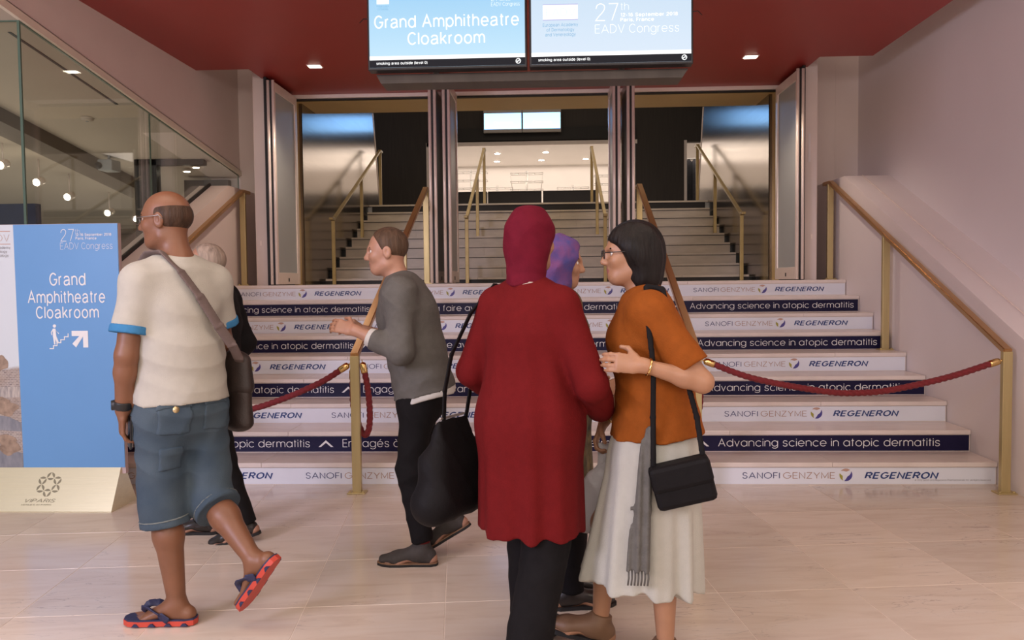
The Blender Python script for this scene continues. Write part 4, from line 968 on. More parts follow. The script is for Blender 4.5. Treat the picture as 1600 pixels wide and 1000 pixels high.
class Person:
    """skeleton in (forward, left, up) metres of a 1.75 m figure, scaled by S and turned to face `deg`"""
    def __init__(s, x, y, deg, S, label, **J):
        a = math.radians(deg); s.F = V3(math.cos(a), math.sin(a), 0); s.L = V3(-math.sin(a), math.cos(a), 0); s.Z = V3(0, 0, 1)
        s.o = V3(x, y, 0); s.S = S
        s.J = dict(pelvis=(0, 0, .96), waist=(0, 0, 1.12), chest=(.0, 0, 1.30), top=(-.01, 0, 1.42), neck=(-.01, 0, 1.475), head=(.025, 0, 1.645),
                   shL=(-.01, .185, 1.425), elL=(-.03, .235, 1.13), wrL=(.05, .235, .89), shR=(-.01, -.185, 1.425), elR=(-.03, -.235, 1.13), wrR=(.05, -.235, .89),
                   hipL=(0, .09, .93), knL=(.02, .095, .50), anL=(0, .095, .09), hipR=(0, -.09, .93), knR=(.02, -.095, .50), anR=(0, -.095, .09))
        s.J.update(J)
        s.P = {k: s.w(v) for k, v in s.J.items()}
        s.root = thing('person', (x, y, 0), label, 'person')
    def w(s, p): return s.o+s.S*(p[0]*s.F+p[1]*s.L)+V3(0, 0, s.S*p[2])
    def v(s, p): return p[0]*s.F+p[1]*s.L+p[2]*s.Z
    def headframe(s, yaw=0, pitch=0):
        a = math.radians(yaw); f = s.F*math.cos(a)+s.L*math.sin(a); l = -s.F*math.sin(a)+s.L*math.cos(a); b = math.radians(pitch)
        s.hf = f*math.cos(b)+s.Z*math.sin(b); s.hl = l; s.hu = np.cross(s.hf, l); return s
    def hp(s, f, l, u): return s.P['head']+s.S*(f*s.hf+l*s.hl+u*s.hu)
    def head_prims(s, female=False):
        S = s.S; ax = np.array([s.hf, s.hl, s.hu]); w_ = .93 if female else 1.0
        r = lambda *q: tuple(S*x for x in q)
        P = [E_(s.hp(-.008, 0, .018), r(.097, .076*w_, .090), ax, .02), E_(s.hp(.030, 0, -.040), r(.062, .060*w_, .082), ax, .03),
             E_(s.hp(.058, 0, -.098), r(.030, .034*w_, .024), ax, .03), C_(s.hp(.0, .048*w_, -.075), s.hp(.055, .022, -.100), .022*S, .016*S, .03), C_(s.hp(.0, -.048*w_, -.075), s.hp(.055, -.022, -.100), .022*S, .016*S, .03),
             C_(s.hp(.078, .030, .014), s.hp(.086, .008, .012), .010*S, k=.016), C_(s.hp(.078, -.030, .014), s.hp(.086, -.008, .012), .010*S, k=.016),
             E_(s.hp(.088, .031, -.004), r(.016, .019, .012), ax, .012, '-'), E_(s.hp(.088, -.031, -.004), r(.016, .019, .012), ax, .012, '-'),
             E_(s.hp(.062, .034, -.032), r(.022, .022, .020), ax, .02), E_(s.hp(.062, -.034, -.032), r(.022, .022, .020), ax, .02),
             C_(s.hp(.088, 0, .006), s.hp(.108, 0, -.034), .008*S, .0125*S, .012), E_(s.hp(.098, .011, -.040), r(.010, .009, .008), ax, .008), E_(s.hp(.098, -.011, -.040), r(.010, .009, .008), ax, .008),
             E_(s.hp(.086, 0, -.062), r(.010, .023, .0065), ax, .006), E_(s.hp(.084, 0, -.075), r(.010, .020, .007), ax, .006)]
        for sg_ in (1, -1):
            P += [E_(s.hp(-.008, sg_*.078*w_, -.014), r(.021, .009, .033), ax, .008), E_(s.hp(-.004, sg_*.086*w_, -.012), r(.010, .006, .017), ax, .006, '-')]
        P += [C_(s.P['neck'], s.hp(-.022, 0, -.055), .060*S*w_, .054*S*w_, .035)]
        return P
    def torso(s, g=0.0, fem=False, k=.05):
        S = s.S; U = s.L; p = s.P; q = lambda a, b: (a*S+g, b*S+g)
        hipw, wst, ch = (.168, .118, .145) if fem else (.160, .138, .168)
        return [C_(p['pelvis'], p['waist'], q(hipw, .118), q(wst, .098), k, U), C_(p['waist'], p['chest'], q(wst, .098), q(ch, .115), k, U),
                C_(p['chest'], p['top'], q(ch, .115), q(.135, .082), k, U), C_(p['shL'], p['shR'], .058*S+g, k=k), C_(p['top'], p['neck'], q(.085, .07), q(.062, .06), k, U)]
    def arm(s, d, g=0.0, k=.025, upto='wrist'):
        p = s.P; S = s.S; sh, el, wr = p['sh'+d], p['el'+d], p['wr'+d]; mid = el+(wr-el)*.3
        P = [C_(sh, el, .054*S+g, .041*S+g, .04)]
        if upto != 'elbow': P += [C_(el, mid, .041*S+g, .040*S+g, k), C_(mid, wr, .040*S+g, .027*S+g, k)]
        return P
    def leg(s, d, g=0.0, k=.03):
        p = s.P; S = s.S; h, kn, an = p['hip'+d], p['kn'+d], p['an'+d]; c = kn+(an-kn)*.32-s.F*.012*S
        return [C_(h, kn, .086*S+g, .058*S+g, .05), C_(kn, c, .055*S+g, .057*S+g, k), C_(c, an, .057*S+g, .036*S+g, k)]
    def foot(s, d, dirv, up=None, toes=False, g=0.0):
        S = s.S; a = s.P['an'+d]; f = unit(np.array(dirv, float)); u = unit(np.array(up, float)) if up is not None else V3(0, 0, 1); l = np.cross(u, f)
        X = lambda ff, ll, uu: a+S*(ff*f+ll*l+uu*u)
        P = [C_(X(-.045, 0, -.055), X(.02, 0, -.045), (.034*S+g, .034*S+g), (.036*S+g, .040*S+g), .03, l), C_(X(.0, 0, -.02), X(.12, 0, -.068), (.036*S+g, .036*S+g), (.044*S+g, .021*S+g), .03, l)]
        if toes:
            sg_ = 1 if toes == 'L' else -1
            for i, (t, ln, r) in enumerate(((-.030, .185, .0135), (-.010, .180, .0105), (.007, .172, .0100), (.022, .160, .0095), (.035, .145, .0090))):
                P.append(C_(X(.115, t*sg_*.9, -.068), X(ln, t*sg_*1.08, -.076), r*S, r*S*.95, .008))
        else: P.append(C_(X(.12, 0, -.068), X(.185, 0, -.074), (.044*S+g, .021*S+g), (.034*S+g, .016*S+g), .03, l))
        return P
    def hand(s, d, dirv, palm, curl=.5, thumb=None, spread=.0):
        """dirv: pointing direction from the wrist, palm: way the palm faces, thumb: side the thumb leaves from"""
        S = s.S*1.02; wv = s.P['wr'+d]; f = unit(np.array(dirv, float)); n_ = np.array(palm, float); n_ = unit(n_-f*n_.dot(f)); sd = np.cross(f, n_)
        if thumb is not None and sd.dot(np.array(thumb, float)) < 0: sd = -sd
        X = lambda a, b, c: wv+S*(a*f+b*sd+c*n_)
        P = [C_(wv-f*.01, X(.03, 0, 0), (.026*S, .020*S), (.032*S, .015*S), .015, sd), C_(X(.03, .0, 0), X(.088, .002, 0), (.033*S, .014*S), (.038*S, .011*S), .012, sd), E_(X(.035, .020, .008), (.022*S, .018*S, .012*S), np.array([f, sd, n_]), .012)]
        for b, ln, r in ((.030, .070, .0088), (.010, .080, .0090), (-.010, .074, .0087), (-.028, .058, .0078)):
            p0 = X(.085, b, 0); ang = 0.0
            for i, (fr, rr) in enumerate(((.45, 1.0), (.30, .95), (.25, .86))):
                ang += curl*(.55, .75, .6)[i]
                dv = f*math.cos(ang)+n_*math.sin(ang)+sd*(b*spread*8); p1 = p0+unit(dv)*ln*fr*S
                P.append(C_(p0, p1, r*rr*S, r*rr*.93*S, .004)); p0 = p1
        p0 = X(.028, .030, .004); a1 = unit(f*.62+sd*.72+n_*(.15+.35*curl)); p1 = p0+a1*.040*S; a2 = unit(f*.85+sd*(.42-.45*curl)+n_*(.2+.5*curl)); p2 = p1+a2*.030*S
        P += [C_(p0, p1, .0125*S, .0105*S, .010), C_(p1, p2, .0105*S, .0085*S, .004)]
        s.grip = getattr(s, 'grip', {}); s.grip[d] = (X(.075, 0, .028), f, sd, n_)
        return P
    def body(s, prims, skin, lips=None, h=.0052):
        ex = None
        if lips is not None:
            c = s.hp(.09, 0, -.068); ax = np.array([s.hf, s.hl, s.hu])
            ex = [(lips, lambda ce: ((((ce-c)@ax.T)/np.array([.016, .021, .0125])/s.S)**2).sum(1) < 1)]
        return grow('body', prims, skin, s.root, h, extra=ex)
    def eyes(s, iris):
        for sg_ in (1, -1):
            c = Vector(s.hp(.070, sg_*.031, -.003)); d = Vector(s.hf); m4 = d.to_track_quat('Z', 'Y').to_matrix().to_4x4(); r = .0122*s.S
            e = lathe('eye', [(r*math.sin(a), -r*math.cos(a)) for a in [math.pi*k/10 for k in range(11)]], c, EYEW, s.root, 14, m4)
            lathe('iris', [(r*.48, r*.885), (r*.40, r*.93), (.0005, r*1.01)], c, iris, e, 12, m4)
    def brows(s, m):
        for sg_ in (1, -1):
            grow('eyebrow', [C_(s.hp(.088, sg_*.014, .018), s.hp(.080, sg_*.044, .017), (.0045*s.S, .005*s.S), (.003*s.S, .004*s.S), .003)], m, s.root, .0028)
    def glasses(s, m):
        bm = bmesh.new()
        for sg_ in (1, -1):
            c = s.hp(.106, sg_*.034, -.004)
            pth = [Vector(c+s.S*(.026*math.cos(a)*s.hl+.018*math.sin(a)*s.hu)) for a in [2*math.pi*k/16 for k in range(17)]]
            bm_tube(bm, pth, .0016, 6)
            bm_tube(bm, [Vector(s.hp(.104, sg_*.060, .002)), Vector(s.hp(.05, sg_*.083, .002)), Vector(s.hp(-.015, sg_*.088, .004)), Vector(s.hp(-.03, sg_*.086, -.012))], .0018, 6)
        bm_tube(bm, [Vector(s.hp(.106, .009, .0)), Vector(s.hp(.110, 0, .004)), Vector(s.hp(.106, -.009, 0))], .0016, 6)
        return bm_obj('glasses', bm, m, s.root, True)
EYEW = mat('eye_white', (.75, .72, .68), .2, var=.02, vscale=30); IRIS = mat('dark_iris', (.03, .018, .010), .15, var=.1, vscale=80)
LIPS = mat('lip_skin', (.34, .12, .10), .45, var=.1, vscale=60)
FRAME = mat('dark_spectacle_frame', (.02, .018, .018), .3, var=.1, vscale=40); STEELF = mat('thin_metal_frame', (.30, .28, .27), .3, .8, var=.1, vscale=40)
def hair_mat(name, c): return mat(name, c, .5, var=.5, vscale=50, stretch=(1, 1, .15), bump=.5, bscale=90, spec=.2)
def shoe(p, d, dirv, upper, sole, welt=None, up=None):
    """closed shoe with heel, toe box and a separate sole"""
    S = p.S; a = p.P['an'+d]; f = unit(np.array(dirv, float)); u = unit(np.array(up, float)) if up is not None else V3(0, 0, 1); l = np.cross(u, f)
    X = lambda ff, ll, uu: a+S*(ff*f+ll*l+uu*u)
    cut = dict(op='&', n=-u, cc=float((-u).dot(X(0, 0, -.074))))
    o = grow('shoe', [C_(X(-.035, 0, -.045), X(.02, 0, -.035), (.038*S, .045*S), (.042*S, .045*S), .03, l), C_(X(.0, 0, -.005), X(.0, 0, .03), .044*S, .043*S, .02, flat='1'), C_(X(.01, 0, -.02), X(.13, 0, -.052), (.042*S, .042*S), (.048*S, .030*S), .03, l),
                      C_(X(.13, 0, -.052), X(.205, 0, -.060), (.048*S, .030*S), (.032*S, .022*S), .03, l), cut], upper, p.root, .005)
    def outline(sc): return [X(ff, ll*sc, 0) for ff, ll in ((-.082, 0), (-.075, .026), (-.045, .039), (.0, .040), (.05, .040), (.11, .049), (.16, .050), (.205, .036), (.232, .012), (.236, 0), (.232, -.012), (.205, -.036), (.16, -.050), (.11, -.049), (.05, -.040), (0, -.040), (-.045, -.039), (-.075, -.026))]
    def layer(nm, z0, z1, m, sc):
        ol = outline(sc); n = len(ol); v = [q+u*S*z0 for q in ol]+[q+u*S*z1 for q in ol]
        pyd(nm, v, [tuple(range(n)), tuple(range(2*n-1, n-1, -1))]+[(i, (i+1) % n, n+(i+1) % n, n+i) for i in range(n)], m, o)
    layer('sole', -.090, -.077, sole, 1.0)
    if welt: layer('welt', -.077, -.072, welt, .99)
    else: layer('welt', -.077, -.073, sole, .98)
    ol = [X(-.080, 0, 0), X(-.075, .026, 0), X(-.045, .039, 0), X(.0, .040, 0), X(0, -.040, 0), X(-.045, -.039, 0), X(-.075, -.026, 0)]
    for i in range(4): bar('lace', X(.055+.018*i, -.018, -.002-.009*i), X(.055+.018*i, .018, -.002-.009*i), .004, .004, sole, o, Vector(f), 0)
    return o
# ---- man in white T-shirt and denim shorts
SK1 = skinmat('tanned_skin', (.215, .092, .046)); SK2 = skinmat('fair_skin', (.42, .22, .145)); SK3 = skinmat('warm_skin', (.40, .205, .115))
p = Person(-1.415, -2.40, 140, 1.05, 'man in white T-shirt and denim shorts with flip-flops holding a phone',
           pelvis=(.0, 0, .955), chest=(.01, 0, 1.30), top=(.0, 0, 1.43), neck=(.0, 0, 1.49), head=(.045, .02, 1.66),
           shL=(.0, .160, 1.402), shR=(.0, -.160, 1.402), elL=(-.005, .215, 1.115), wrL=(.05, .215, .895), elR=(.06, -.22, 1.14), wrR=(.24, -.20, 1.00),
           knL=(.03, .075, .50), anL=(-.005, .045, .098), knR=(-.03, -.10, .50), anR=(-.30, -.13, .295))
p.headframe(38, -3)
left = V3(-1, 0, 0)
fdR = unit(V3(-.62, .25, -.74)); upR = unit(V3(-.76, .2, .62))
B = p.torso(-.012)+p.head_prims()+p.arm('L')+p.arm('R')+p.leg('L')+p.leg('R')+p.foot('L', left, toes='L')+p.foot('R', fdR, upR, toes='R')
B += p.hand('L', (-.10, .10, -1), (.75, .5, 0), .75, thumb=(-.5, .6, 0)) + p.hand('R', (-.8, .45, .1), (-.4, -.6, -.3), .6, thumb=(0, 0, 1))
p.body(B, SK1, LIPS); p.eyes(IRIS); p.glasses(STEELF)
HAIR1 = hair_mat('short_dark_hair', (.075, .042, .026)); p.brows(HAIR1)
ax = np.array([p.hf, p.hl, p.hu])
# cropped hair round the back and sides, bald crown
grow('cropped_hair', [E_(p.hp(-.012, 0, .006), (.1005*1.05, .0815*1.05, .078*1.05), ax, .01), E_(p.hp(.090, 0, -.03), (.090, .13, .16), ax, .03, '-'), E_(p.hp(.03, 0, .128), (.125, .10, .080), ax, .02, '-'), E_(p.hp(.03, 0, -.115), (.12, .12, .045), ax, .02, '-')], HAIR1, p.root, .0045)
TEE = cloth('white_jersey', (.44, .42, .365), .06, .15, 260)
bot = p.w((.0, .0, .905))
TS = [C_(p.w((0, 0, .915)), p.w((0, 0, 1.12)), (.206, .176), (.180, .150), .04, p.L, flat='0'), C_(p.w((0, 0, 1.12)), p.P['chest'], (.180, .150), (.174, .138), .05, p.L), C_(p.P['chest'], p.P['top'], (.174, .138), (.155, .10), .05, p.L),
      C_(p.P['shL'], p.P['shR'], .064, k=.07), C_(p.P['top'], p.w((.0, 0, 1.485)), (.105, .085), (.072, .068), .03, p.L, flat='1')]
for d in 'LR':
    e = p.P['sh'+d]+(p.P['el'+d]-p.P['sh'+d])*.66
    TS.append(C_(p.P['sh'+d], e, .068, .075, .05, flat='1'))
tee = grow('t_shirt', TS, TEE, p.root, .0065, folds(.007, 7, 12, .6))
TRIM = cloth('blue_rib_trim', (.05, .20, .40), .1, .2)
for d in 'LR':
    sh, el = p.P['sh'+d], p.P['el'+d]
    grow('sleeve_trim', [C_(sh+(el-sh)*.60, sh+(el-sh)*.71, .080, .0825, .001, flat='01')], TRIM, tee, .005)
grow('collar', [C_(p.w((.0, 0, 1.478)), p.w((.004, 0, 1.497)), (.0745, .070), (.070, .066), .001, p.L, flat='01')], TRIM, tee, .0045)
DENIM = mat('worn_blue_denim', (.026, .050, .078), .85, color2=(.072, .105, .130), vscale=4.5, bump=.4, bscale=420)
DENIM2 = mat('denim_seam_stitch', (.17, .19, .18), .8, var=.2, vscale=60)
def hem(d, t): return p.P['kn'+d]+(p.P['an'+d]-p.P['kn'+d])*t
SH = [C_(p.w((0, 0, 1.01)), p.w((0, 0, .90)), (.170, .135), (.180, .148), .03, p.L, flat='0'), C_(p.w((0, 0, .90)), p.w((0, 0, .84)), (.178, .146), (.16, .13), .04, p.L)]
for d in 'LR':
    SH += [C_(p.P['hip'+d]+V3(0, 0, -.07), p.P['kn'+d], .108, .096, .05), C_(p.P['kn'+d], hem(d, .22), .096, .100, .03, flat='1')]
shorts = grow('denim_shorts', SH, DENIM, p.root, .0065, folds(.009, 7, 14, 2.1))
for d in 'LR':
    a, b = hem(d, .14), hem(d, .215); grow('hem_band', [C_(a, b, .1025, .1035, .001, flat='01')], DENIM, shorts, .006)
    c = hem(d, .135); grow('hem_stitch', [C_(c, c+unit(b-a)*.006, .1045, k=.001, flat='01')], DENIM2, shorts, .0045)
def infl(P, g): return [dict(q, ra=(q['ra'][0]+g, q['ra'][1]+g), rb=(q['rb'][0]+g, q['rb'][1]+g)) for q in P]
def keep(c, R, ax_): return dict(op='box', c=c, R=R, ax=ax_)
bx3 = np.array([p.F, p.L, p.Z])
for l_, z_ in ((.085, .865), (-.085, .865)):
    c = p.w((-.16, l_, z_)); pk = grow('back_pocket', infl(SH[:4] if l_ > 0 else SH[:2]+SH[4:], .008)+[keep(c, (.12, .062, .066), bx3)], DENIM, shorts, .006, folds(.009, 7, 14, 2.1))
    c = p.w((-.16, l_, z_+.055)); grow('pocket_flap', infl(SH[:4] if l_ > 0 else SH[:2]+SH[4:], .0125)+[keep(c, (.12, .066, .020), bx3)], DENIM, shorts, .0055, folds(.009, 7, 14, 2.1))
BUT = mat('brass_button', (.75, .62, .35), .3, .9, var=.05, vscale=30)
bc = p.w((-.150, .10, .905)); lathe('button', [(.014, 0), (.014, .006), (.004, .008)], Vector(bc-.012*p.F), BUT, shorts, 12, Vector(-p.F).to_track_quat('Z', 'Y').to_matrix().to_4x4())
c = p.w((-.13, .085, .70)); grow('leg_pocket', infl(SH[:4], .008)+[keep(c, (.12, .050, .050), bx3)], DENIM, shorts, .006, folds(.009, 7, 14, 2.1))
# wrist watch
wv = p.P['wrL']; dv = unit(p.P['elL']-wv); WB = mat('black_watch_rubber', (.012, .012, .013), .45, var=.1, vscale=40)
wt = grow('wrist_watch', [C_(wv+dv*.008, wv+dv*.042, .0375, k=.001, flat='01'), C_(wv+dv*.025+V3(-.03, -.012, 0), wv+dv*.025+V3(-.041, -.018, 0), .021, k=.006, flat='1')], WB, p.root, .0045)
# flip-flops
def flipflop(p, d, dirv, up=None):
    S = p.S; a = p.P['an'+d]; f = unit(np.array(dirv, float)); u = V3(0, 0, 1) if up is None else unit(np.array(up, float)); f = unit(f-u*f.dot(u)); l = np.cross(u, f); sg_ = 1 if d == 'L' else -1
    X = lambda ff, ll, uu: a+S*(ff*f+ll*l+uu*u)
    RS = mat('red_orange_rubber', (.55, .06, .035), .55, var=.08, vscale=30); NV = mat('navy_rubber', (.022, .026, .075), .6, var=.12, vscale=40, bump=.2, bscale=200)
    ol2 = ((-.085, 0), (-.078, .026), (-.045, .040), (.02, .041), (.08, .046), (.14, .053), (.185, .048), (.212, .026), (.220, 0), (.212, -.026), (.185, -.044), (.14, -.050), (.08, -.044), (.02, -.040), (-.045, -.040), (-.078, -.026))
    def layer(nm, z0, z1, m, par, sc=1.0):
        ol = [X(ff*(1 if sc == 1 else sc), ll*sc, 0) for ff, ll in ol2]; n = len(ol); v = [q+u*S*z0 for q in ol]+[q+u*S*z1 for q in ol]
        return pyd(nm, v, [tuple(range(n)), tuple(range(2*n-1, n-1, -1))]+[(i, (i+1) % n, n+(i+1) % n, n+i) for i in range(n)], m, par)
    o = layer('flip_flop', -.0925, -.072, RS, p.root); layer('footbed', -.072, -.066, NV, o, .985)
    for sd in (1, -1):
        q = [X(.145, sg_*-.012, -.050), X(.125, sd*.022, -.020), X(.09, sd*.040, -.024), X(.05, sd*.047, -.045), X(.02, sd*.045, -.070)]
        P_ = [C_(q[i], q[i+1], (.014+.002*i, .0045), (.016+.002*i, .0045), .006, unit(f*.8+u*.5)) for i in range(4)]
        grow('strap', P_, NV, o, .0035)
    for k in range(4):
        for sd in (1, -1):
            c = X(-.045+.065*k, sd*(.0415+.003*k+(.004 if k > 1 else 0)), -.092)
            v = [c-f*.016*S+l*sd*.0015, c+f*.016*S+l*sd*.0015, c+f*.005*S+u*.012*S+l*sd*.0015, c-f*.005*S+u*.012*S+l*sd*.0015]; v += [q-l*sd*.01 for q in v]
            pyd('sole_notch', v, [(0, 1, 2, 3), (7, 6, 5, 4), (0, 4, 5, 1), (1, 5, 6, 2), (2, 6, 7, 3), (3, 7, 4, 0)], NV, o)
flipflop(p, 'L', left); flipflop(p, 'R', fdR, upR)
# phone held in the hanging hand, shoulder bag across the back
g, gf, gs, gn = p.grip['L']
ph_ = thing('smartphone', g, 'black smartphone in the hand of the man in white', 'phone')
def obox(name, c, A, B_, C2, ha, hb, hc, m, parent, bev=.003):
    bm = bmesh.new(); bm_box(bm, -ha, ha, -hb, hb, -hc, hc, bev); M4 = Matrix((Vector(A), Vector(B_), Vector(C2))).transposed().to_4x4(); M4.translation = Vector(c)
    bmesh.ops.transform(bm, matrix=M4, verts=bm.verts); return bm_obj(name, bm, m, parent)
obox('case', g+gf*.01, gf, gs, gn, .072, .036, .0045, BLACKPL, ph_, .004); obox('screen', g+gf*.01+gn*.0048, gf, gs, gn, .066, .032, .0006, FROST, ph_, 0)
LEATH = mat('dark_brown_leather', (.030, .018, .014), .55, var=.3, vscale=12, bump=.2, bscale=160)
bag = thing('shoulder_bag', p.w((-.06, -.24, .75)), 'dark brown shoulder bag with strap across the white T-shirt', 'bag')
STRAP = cloth('taupe_strap_webbing', (.16, .12, .11), .15, .3)
grow('pouch', [C_(p.w((-.01, -.245, .80)), p.w((-.01, -.245, 1.04)), (.050, .105), (.042, .095), .02, p.L)], LEATH, bag, .007, folds(.004, 9, 20, 1.0))
fl_ = grow('pouch_flap', [C_(p.w((-.012, -.248, .95)), p.w((-.01, -.245, 1.06)), (.054, .110), (.046, .099), .02, p.L)], LEATH, bag, .007)
sp_ = [(.105, .105, 1.462), (.05, .095, 1.512), (-.035, .075, 1.515), (-.105, .035, 1.44), (-.145, -.02, 1.34), (-.157, -.09, 1.22), (-.150, -.150, 1.14), (-.11, -.20, 1.08), (-.05, -.235, 1.05)]
grow('strap', [C_(p.w(a), p.w(b), (.023, .0065), k=.008, U=unit(p.L*.85+p.Z*.5)) for a, b in zip(sp_, sp_[1:])], STRAP, bag, .0045)

# ---- person in black suit standing behind him
p = Person(-1.735, -1.24, 180, .965, 'person in black suit walking behind the man in white T-shirt',
           head=(.04, 0, 1.635), shL=(-.01, .19, 1.42), elL=(-.145, .225, 1.15), wrL=(.03, .20, .93), elR=(-.10, -.23, 1.15), wrR=(.06, -.20, .93),
           knL=(-.06, .095, .50), anL=(-.175, .075, .115), knR=(.12, -.085, .51), anR=(.12, -.085, .09))
p.headframe(15, 0)
fL = unit(V3(-.95, -.12, -.25)); uL = unit(V3(-.25, 0, .97))
B = p.torso(-.012)+p.head_prims()+p.arm('L')+p.arm('R')+p.leg('L')+p.leg('R')+p.foot('L', fL, uL)+p.foot('R', left)
B += p.hand('L', (-.25, 0, -1), (0, 1, 0), .6, thumb=(-1, 0, 0))+p.hand('R', (-.25, 0, -1), (0, -1, 0), .6, thumb=(-1, 0, 0))
p.body(B, SK2, LIPS); p.eyes(IRIS); HAIR2 = hair_mat('sandy_grey_hair', (.42, .33, .26)); p.brows(HAIR2)
ax = np.array([p.hf, p.hl, p.hu])
grow('short_hair', [E_(p.hp(-.014, 0, .022), (.100, .080, .093), ax, .01), E_(p.hp(.115, 0, -.05), (.105, .14, .15), ax, .03, '-'), dict(op='&', n=-p.hu, cc=float((-p.hu).dot(p.hp(0, 0, -.05))))], HAIR2, p.root, .005)
SUIT = cloth('black_suit_wool', (.014, .013, .014), .2, .2, 300, .75)
JK = [C_(p.w((0, 0, .80)), p.w((0, 0, 1.08)), (.195, .150), (.175, .130), .05, p.L, flat='0'), C_(p.w((0, 0, 1.08)), p.P['chest'], (.175, .130), (.19, .138), .05, p.L), C_(p.P['chest'], p.P['top'], (.19, .138), (.155, .10), .05, p.L),
      C_(p.P['shL'], p.P['shR'], .075, k=.05), C_(p.P['top'], p.w((-.01, 0, 1.47)), (.10, .085), (.070, .066), .03, p.L, flat='1')]
for d in 'LR':
    sh, el, wr = p.P['sh'+d], p.P['el'+d], p.P['wr'+d]; JK += [C_(sh, el, .074, .060, .04), C_(el, wr, .060, .046, .03, flat='1')]
jk = grow('suit_jacket', JK, SUIT, p.root, .0075, folds(.006, 8, 16, 3.0))
grow('shirt_collar', [C_(p.w((-.008, 0, 1.462)), p.w((.0, 0, 1.492)), (.069, .065), (.062, .060), .002, p.L, flat='01')], BANNER_W, p.root, .005)
TR = [C_(p.P['pelvis'], p.w((0, 0, .84)), (.165, .125), (.165, .13), .04, p.L)]
for d in 'LR': TR += [C_(p.P['hip'+d], p.P['kn'+d], .098, .078, .05), C_(p.P['kn'+d], p.P['an'+d]+V3(0, 0, -.01), .078, .070, .03, flat='1')]
grow('suit_trousers', TR, SUIT, p.root, .0075, folds(.007, 8, 13, 4.0))
SHB = mat('black_shoe_leather', (.022, .017, .015), .35, var=.2, vscale=20); SHS = mat('black_shoe_sole', (.010, .009, .009), .7, var=.2, vscale=30)
shoe(p, 'L', fL, SHB, SHS, up=uL); shoe(p, 'R', left, SHB, SHS)

# ---- man in grey jacket and black trousers
p = Person(-.50, -1.62, 180, 1.0, 'man in grey jacket and black trousers striding in front of the stairs',
           pelvis=(-.005, 0, .955), waist=(.03, 0, 1.12), chest=(.06, 0, 1.29), top=(.085, 0, 1.405), neck=(.105, 0, 1.465), head=(.165, 0, 1.625),
           shL=(.07, .185, 1.405), elL=(.055, .245, 1.12), wrL=(.285, .225, 1.225), shR=(.07, -.185, 1.405), elR=(.10, -.235, 1.13), wrR=(.33, -.18, 1.20),
           knL=(.045, .075, .50), anL=(-.005, .06, .09), knR=(.04, -.09, .52), anR=(-.13, -.10, .20))
p.headframe(6, -4); fR = unit(V3(-.85, 0, -.5)); uR = unit(V3(-.5, 0, .85))
B = p.torso(-.012)+p.head_prims()+p.arm('L')+p.arm('R')+p.leg('L')+p.leg('R')+p.foot('L', left)+p.foot('R', fR, uR)
B += p.hand('L', (-1, .1, .25), (0, .8, -.4), .7, thumb=(0, 0, 1))+p.hand('R', (-1, 0, .2), (0, -.8, -.4), .7, thumb=(0, 0, 1))
p.body(B, SK2, LIPS); p.eyes(IRIS); HAIR3 = hair_mat('brown_hair', (.11, .065, .04)); p.brows(HAIR3)
ax = np.array([p.hf, p.hl, p.hu])
grow('short_hair', [E_(p.hp(-.014, 0, .024), (.102, .082, .095), ax, .01), E_(p.hp(.118, 0, -.05), (.105, .14, .14), ax, .03, '-'), dict(op='&', n=-p.hu, cc=float((-p.hu).dot(p.hp(0, 0, -.055))))], HAIR3, p.root, .005, )
GREY = cloth('grey_jacket_cloth', (.125, .118, .108), .15, .3, 260)
JK = [C_(p.w((-.025, 0, .885)), p.w((.02, 0, 1.10)), (.198, .166), (.185, .148), .05, p.L, flat='0'), C_(p.w((.02, 0, 1.10)), p.P['chest'], (.185, .148), (.195, .152), .05, p.L), C_(p.P['chest'], p.P['top'], (.195, .152), (.16, .115), .05, p.L),
      C_(p.P['shL'], p.P['shR'], .078, k=.06), C_(p.P['top'], p.w((.098, 0, 1.462)), (.10, .085), (.074, .070), .03, p.L, flat='1')]
for d in 'LR':
    sh, el, wr = p.P['sh'+d], p.P['el'+d], p.P['wr'+d]; JK += [C_(sh, el, .078, .064, .05), C_(el, el+(wr-el)*.62, .064, .056, .03, flat='1')]
jk = grow('jacket', JK, GREY, p.root, .0065, folds(.008, 8, 15, 5.0))
SHIRT = cloth('pale_shirt_cotton', (.52, .50, .47), .05, .15)
grow('shirt_hem', [C_(p.w((-.036, 0, .862)), p.w((-.028, 0, .90)), (.192, .160), (.192, .160), .02, p.L, flat='01')], SHIRT, p.root, .0065, folds(.008, 8, 15, 5.0))
grow('shirt_collar', [C_(p.w((.097, 0, 1.452)), p.w((.112, 0, 1.492)), (.076, .072), (.066, .064), .002, p.L, flat='01')], SHIRT, p.root, .005)
for d in 'LR':
    el, wr = p.P['el'+d], p.P['wr'+d]; grow('shirt_cuff', [C_(el+(wr-el)*.60, el+(wr-el)*.72, .050, .044, .002, flat='01')], SHIRT, p.root, .005)
BLK = cloth('black_trouser_cotton', (.010, .009, .010), .2, .2, 320)
TR = [C_(p.w((-.01, 0, .98)), p.w((0, 0, .84)), (.165, .130), (.165, .13), .04, p.L)]
for d in 'LR': TR += [C_(p.P['hip'+d]+V3(0, 0, -.04), p.P['kn'+d], .092, .074, .05), C_(p.P['kn'+d], p.P['an'+d]+V3(0, 0, .035), .076, .056, .03, flat='1')]
grow('trousers', TR, BLK, p.root, .0070, folds(.007, 8, 15, 1.2))
SUEDE = mat('dark_grey_suede', (.050, .042, .038), .8, var=.25, vscale=30, bump=.3, bscale=300); WELT = mat('tan_welt', (.22, .12, .065), .6, var=.1, vscale=40)
REDS = cloth('dark_red_sock', (.14, .02, .02)); 
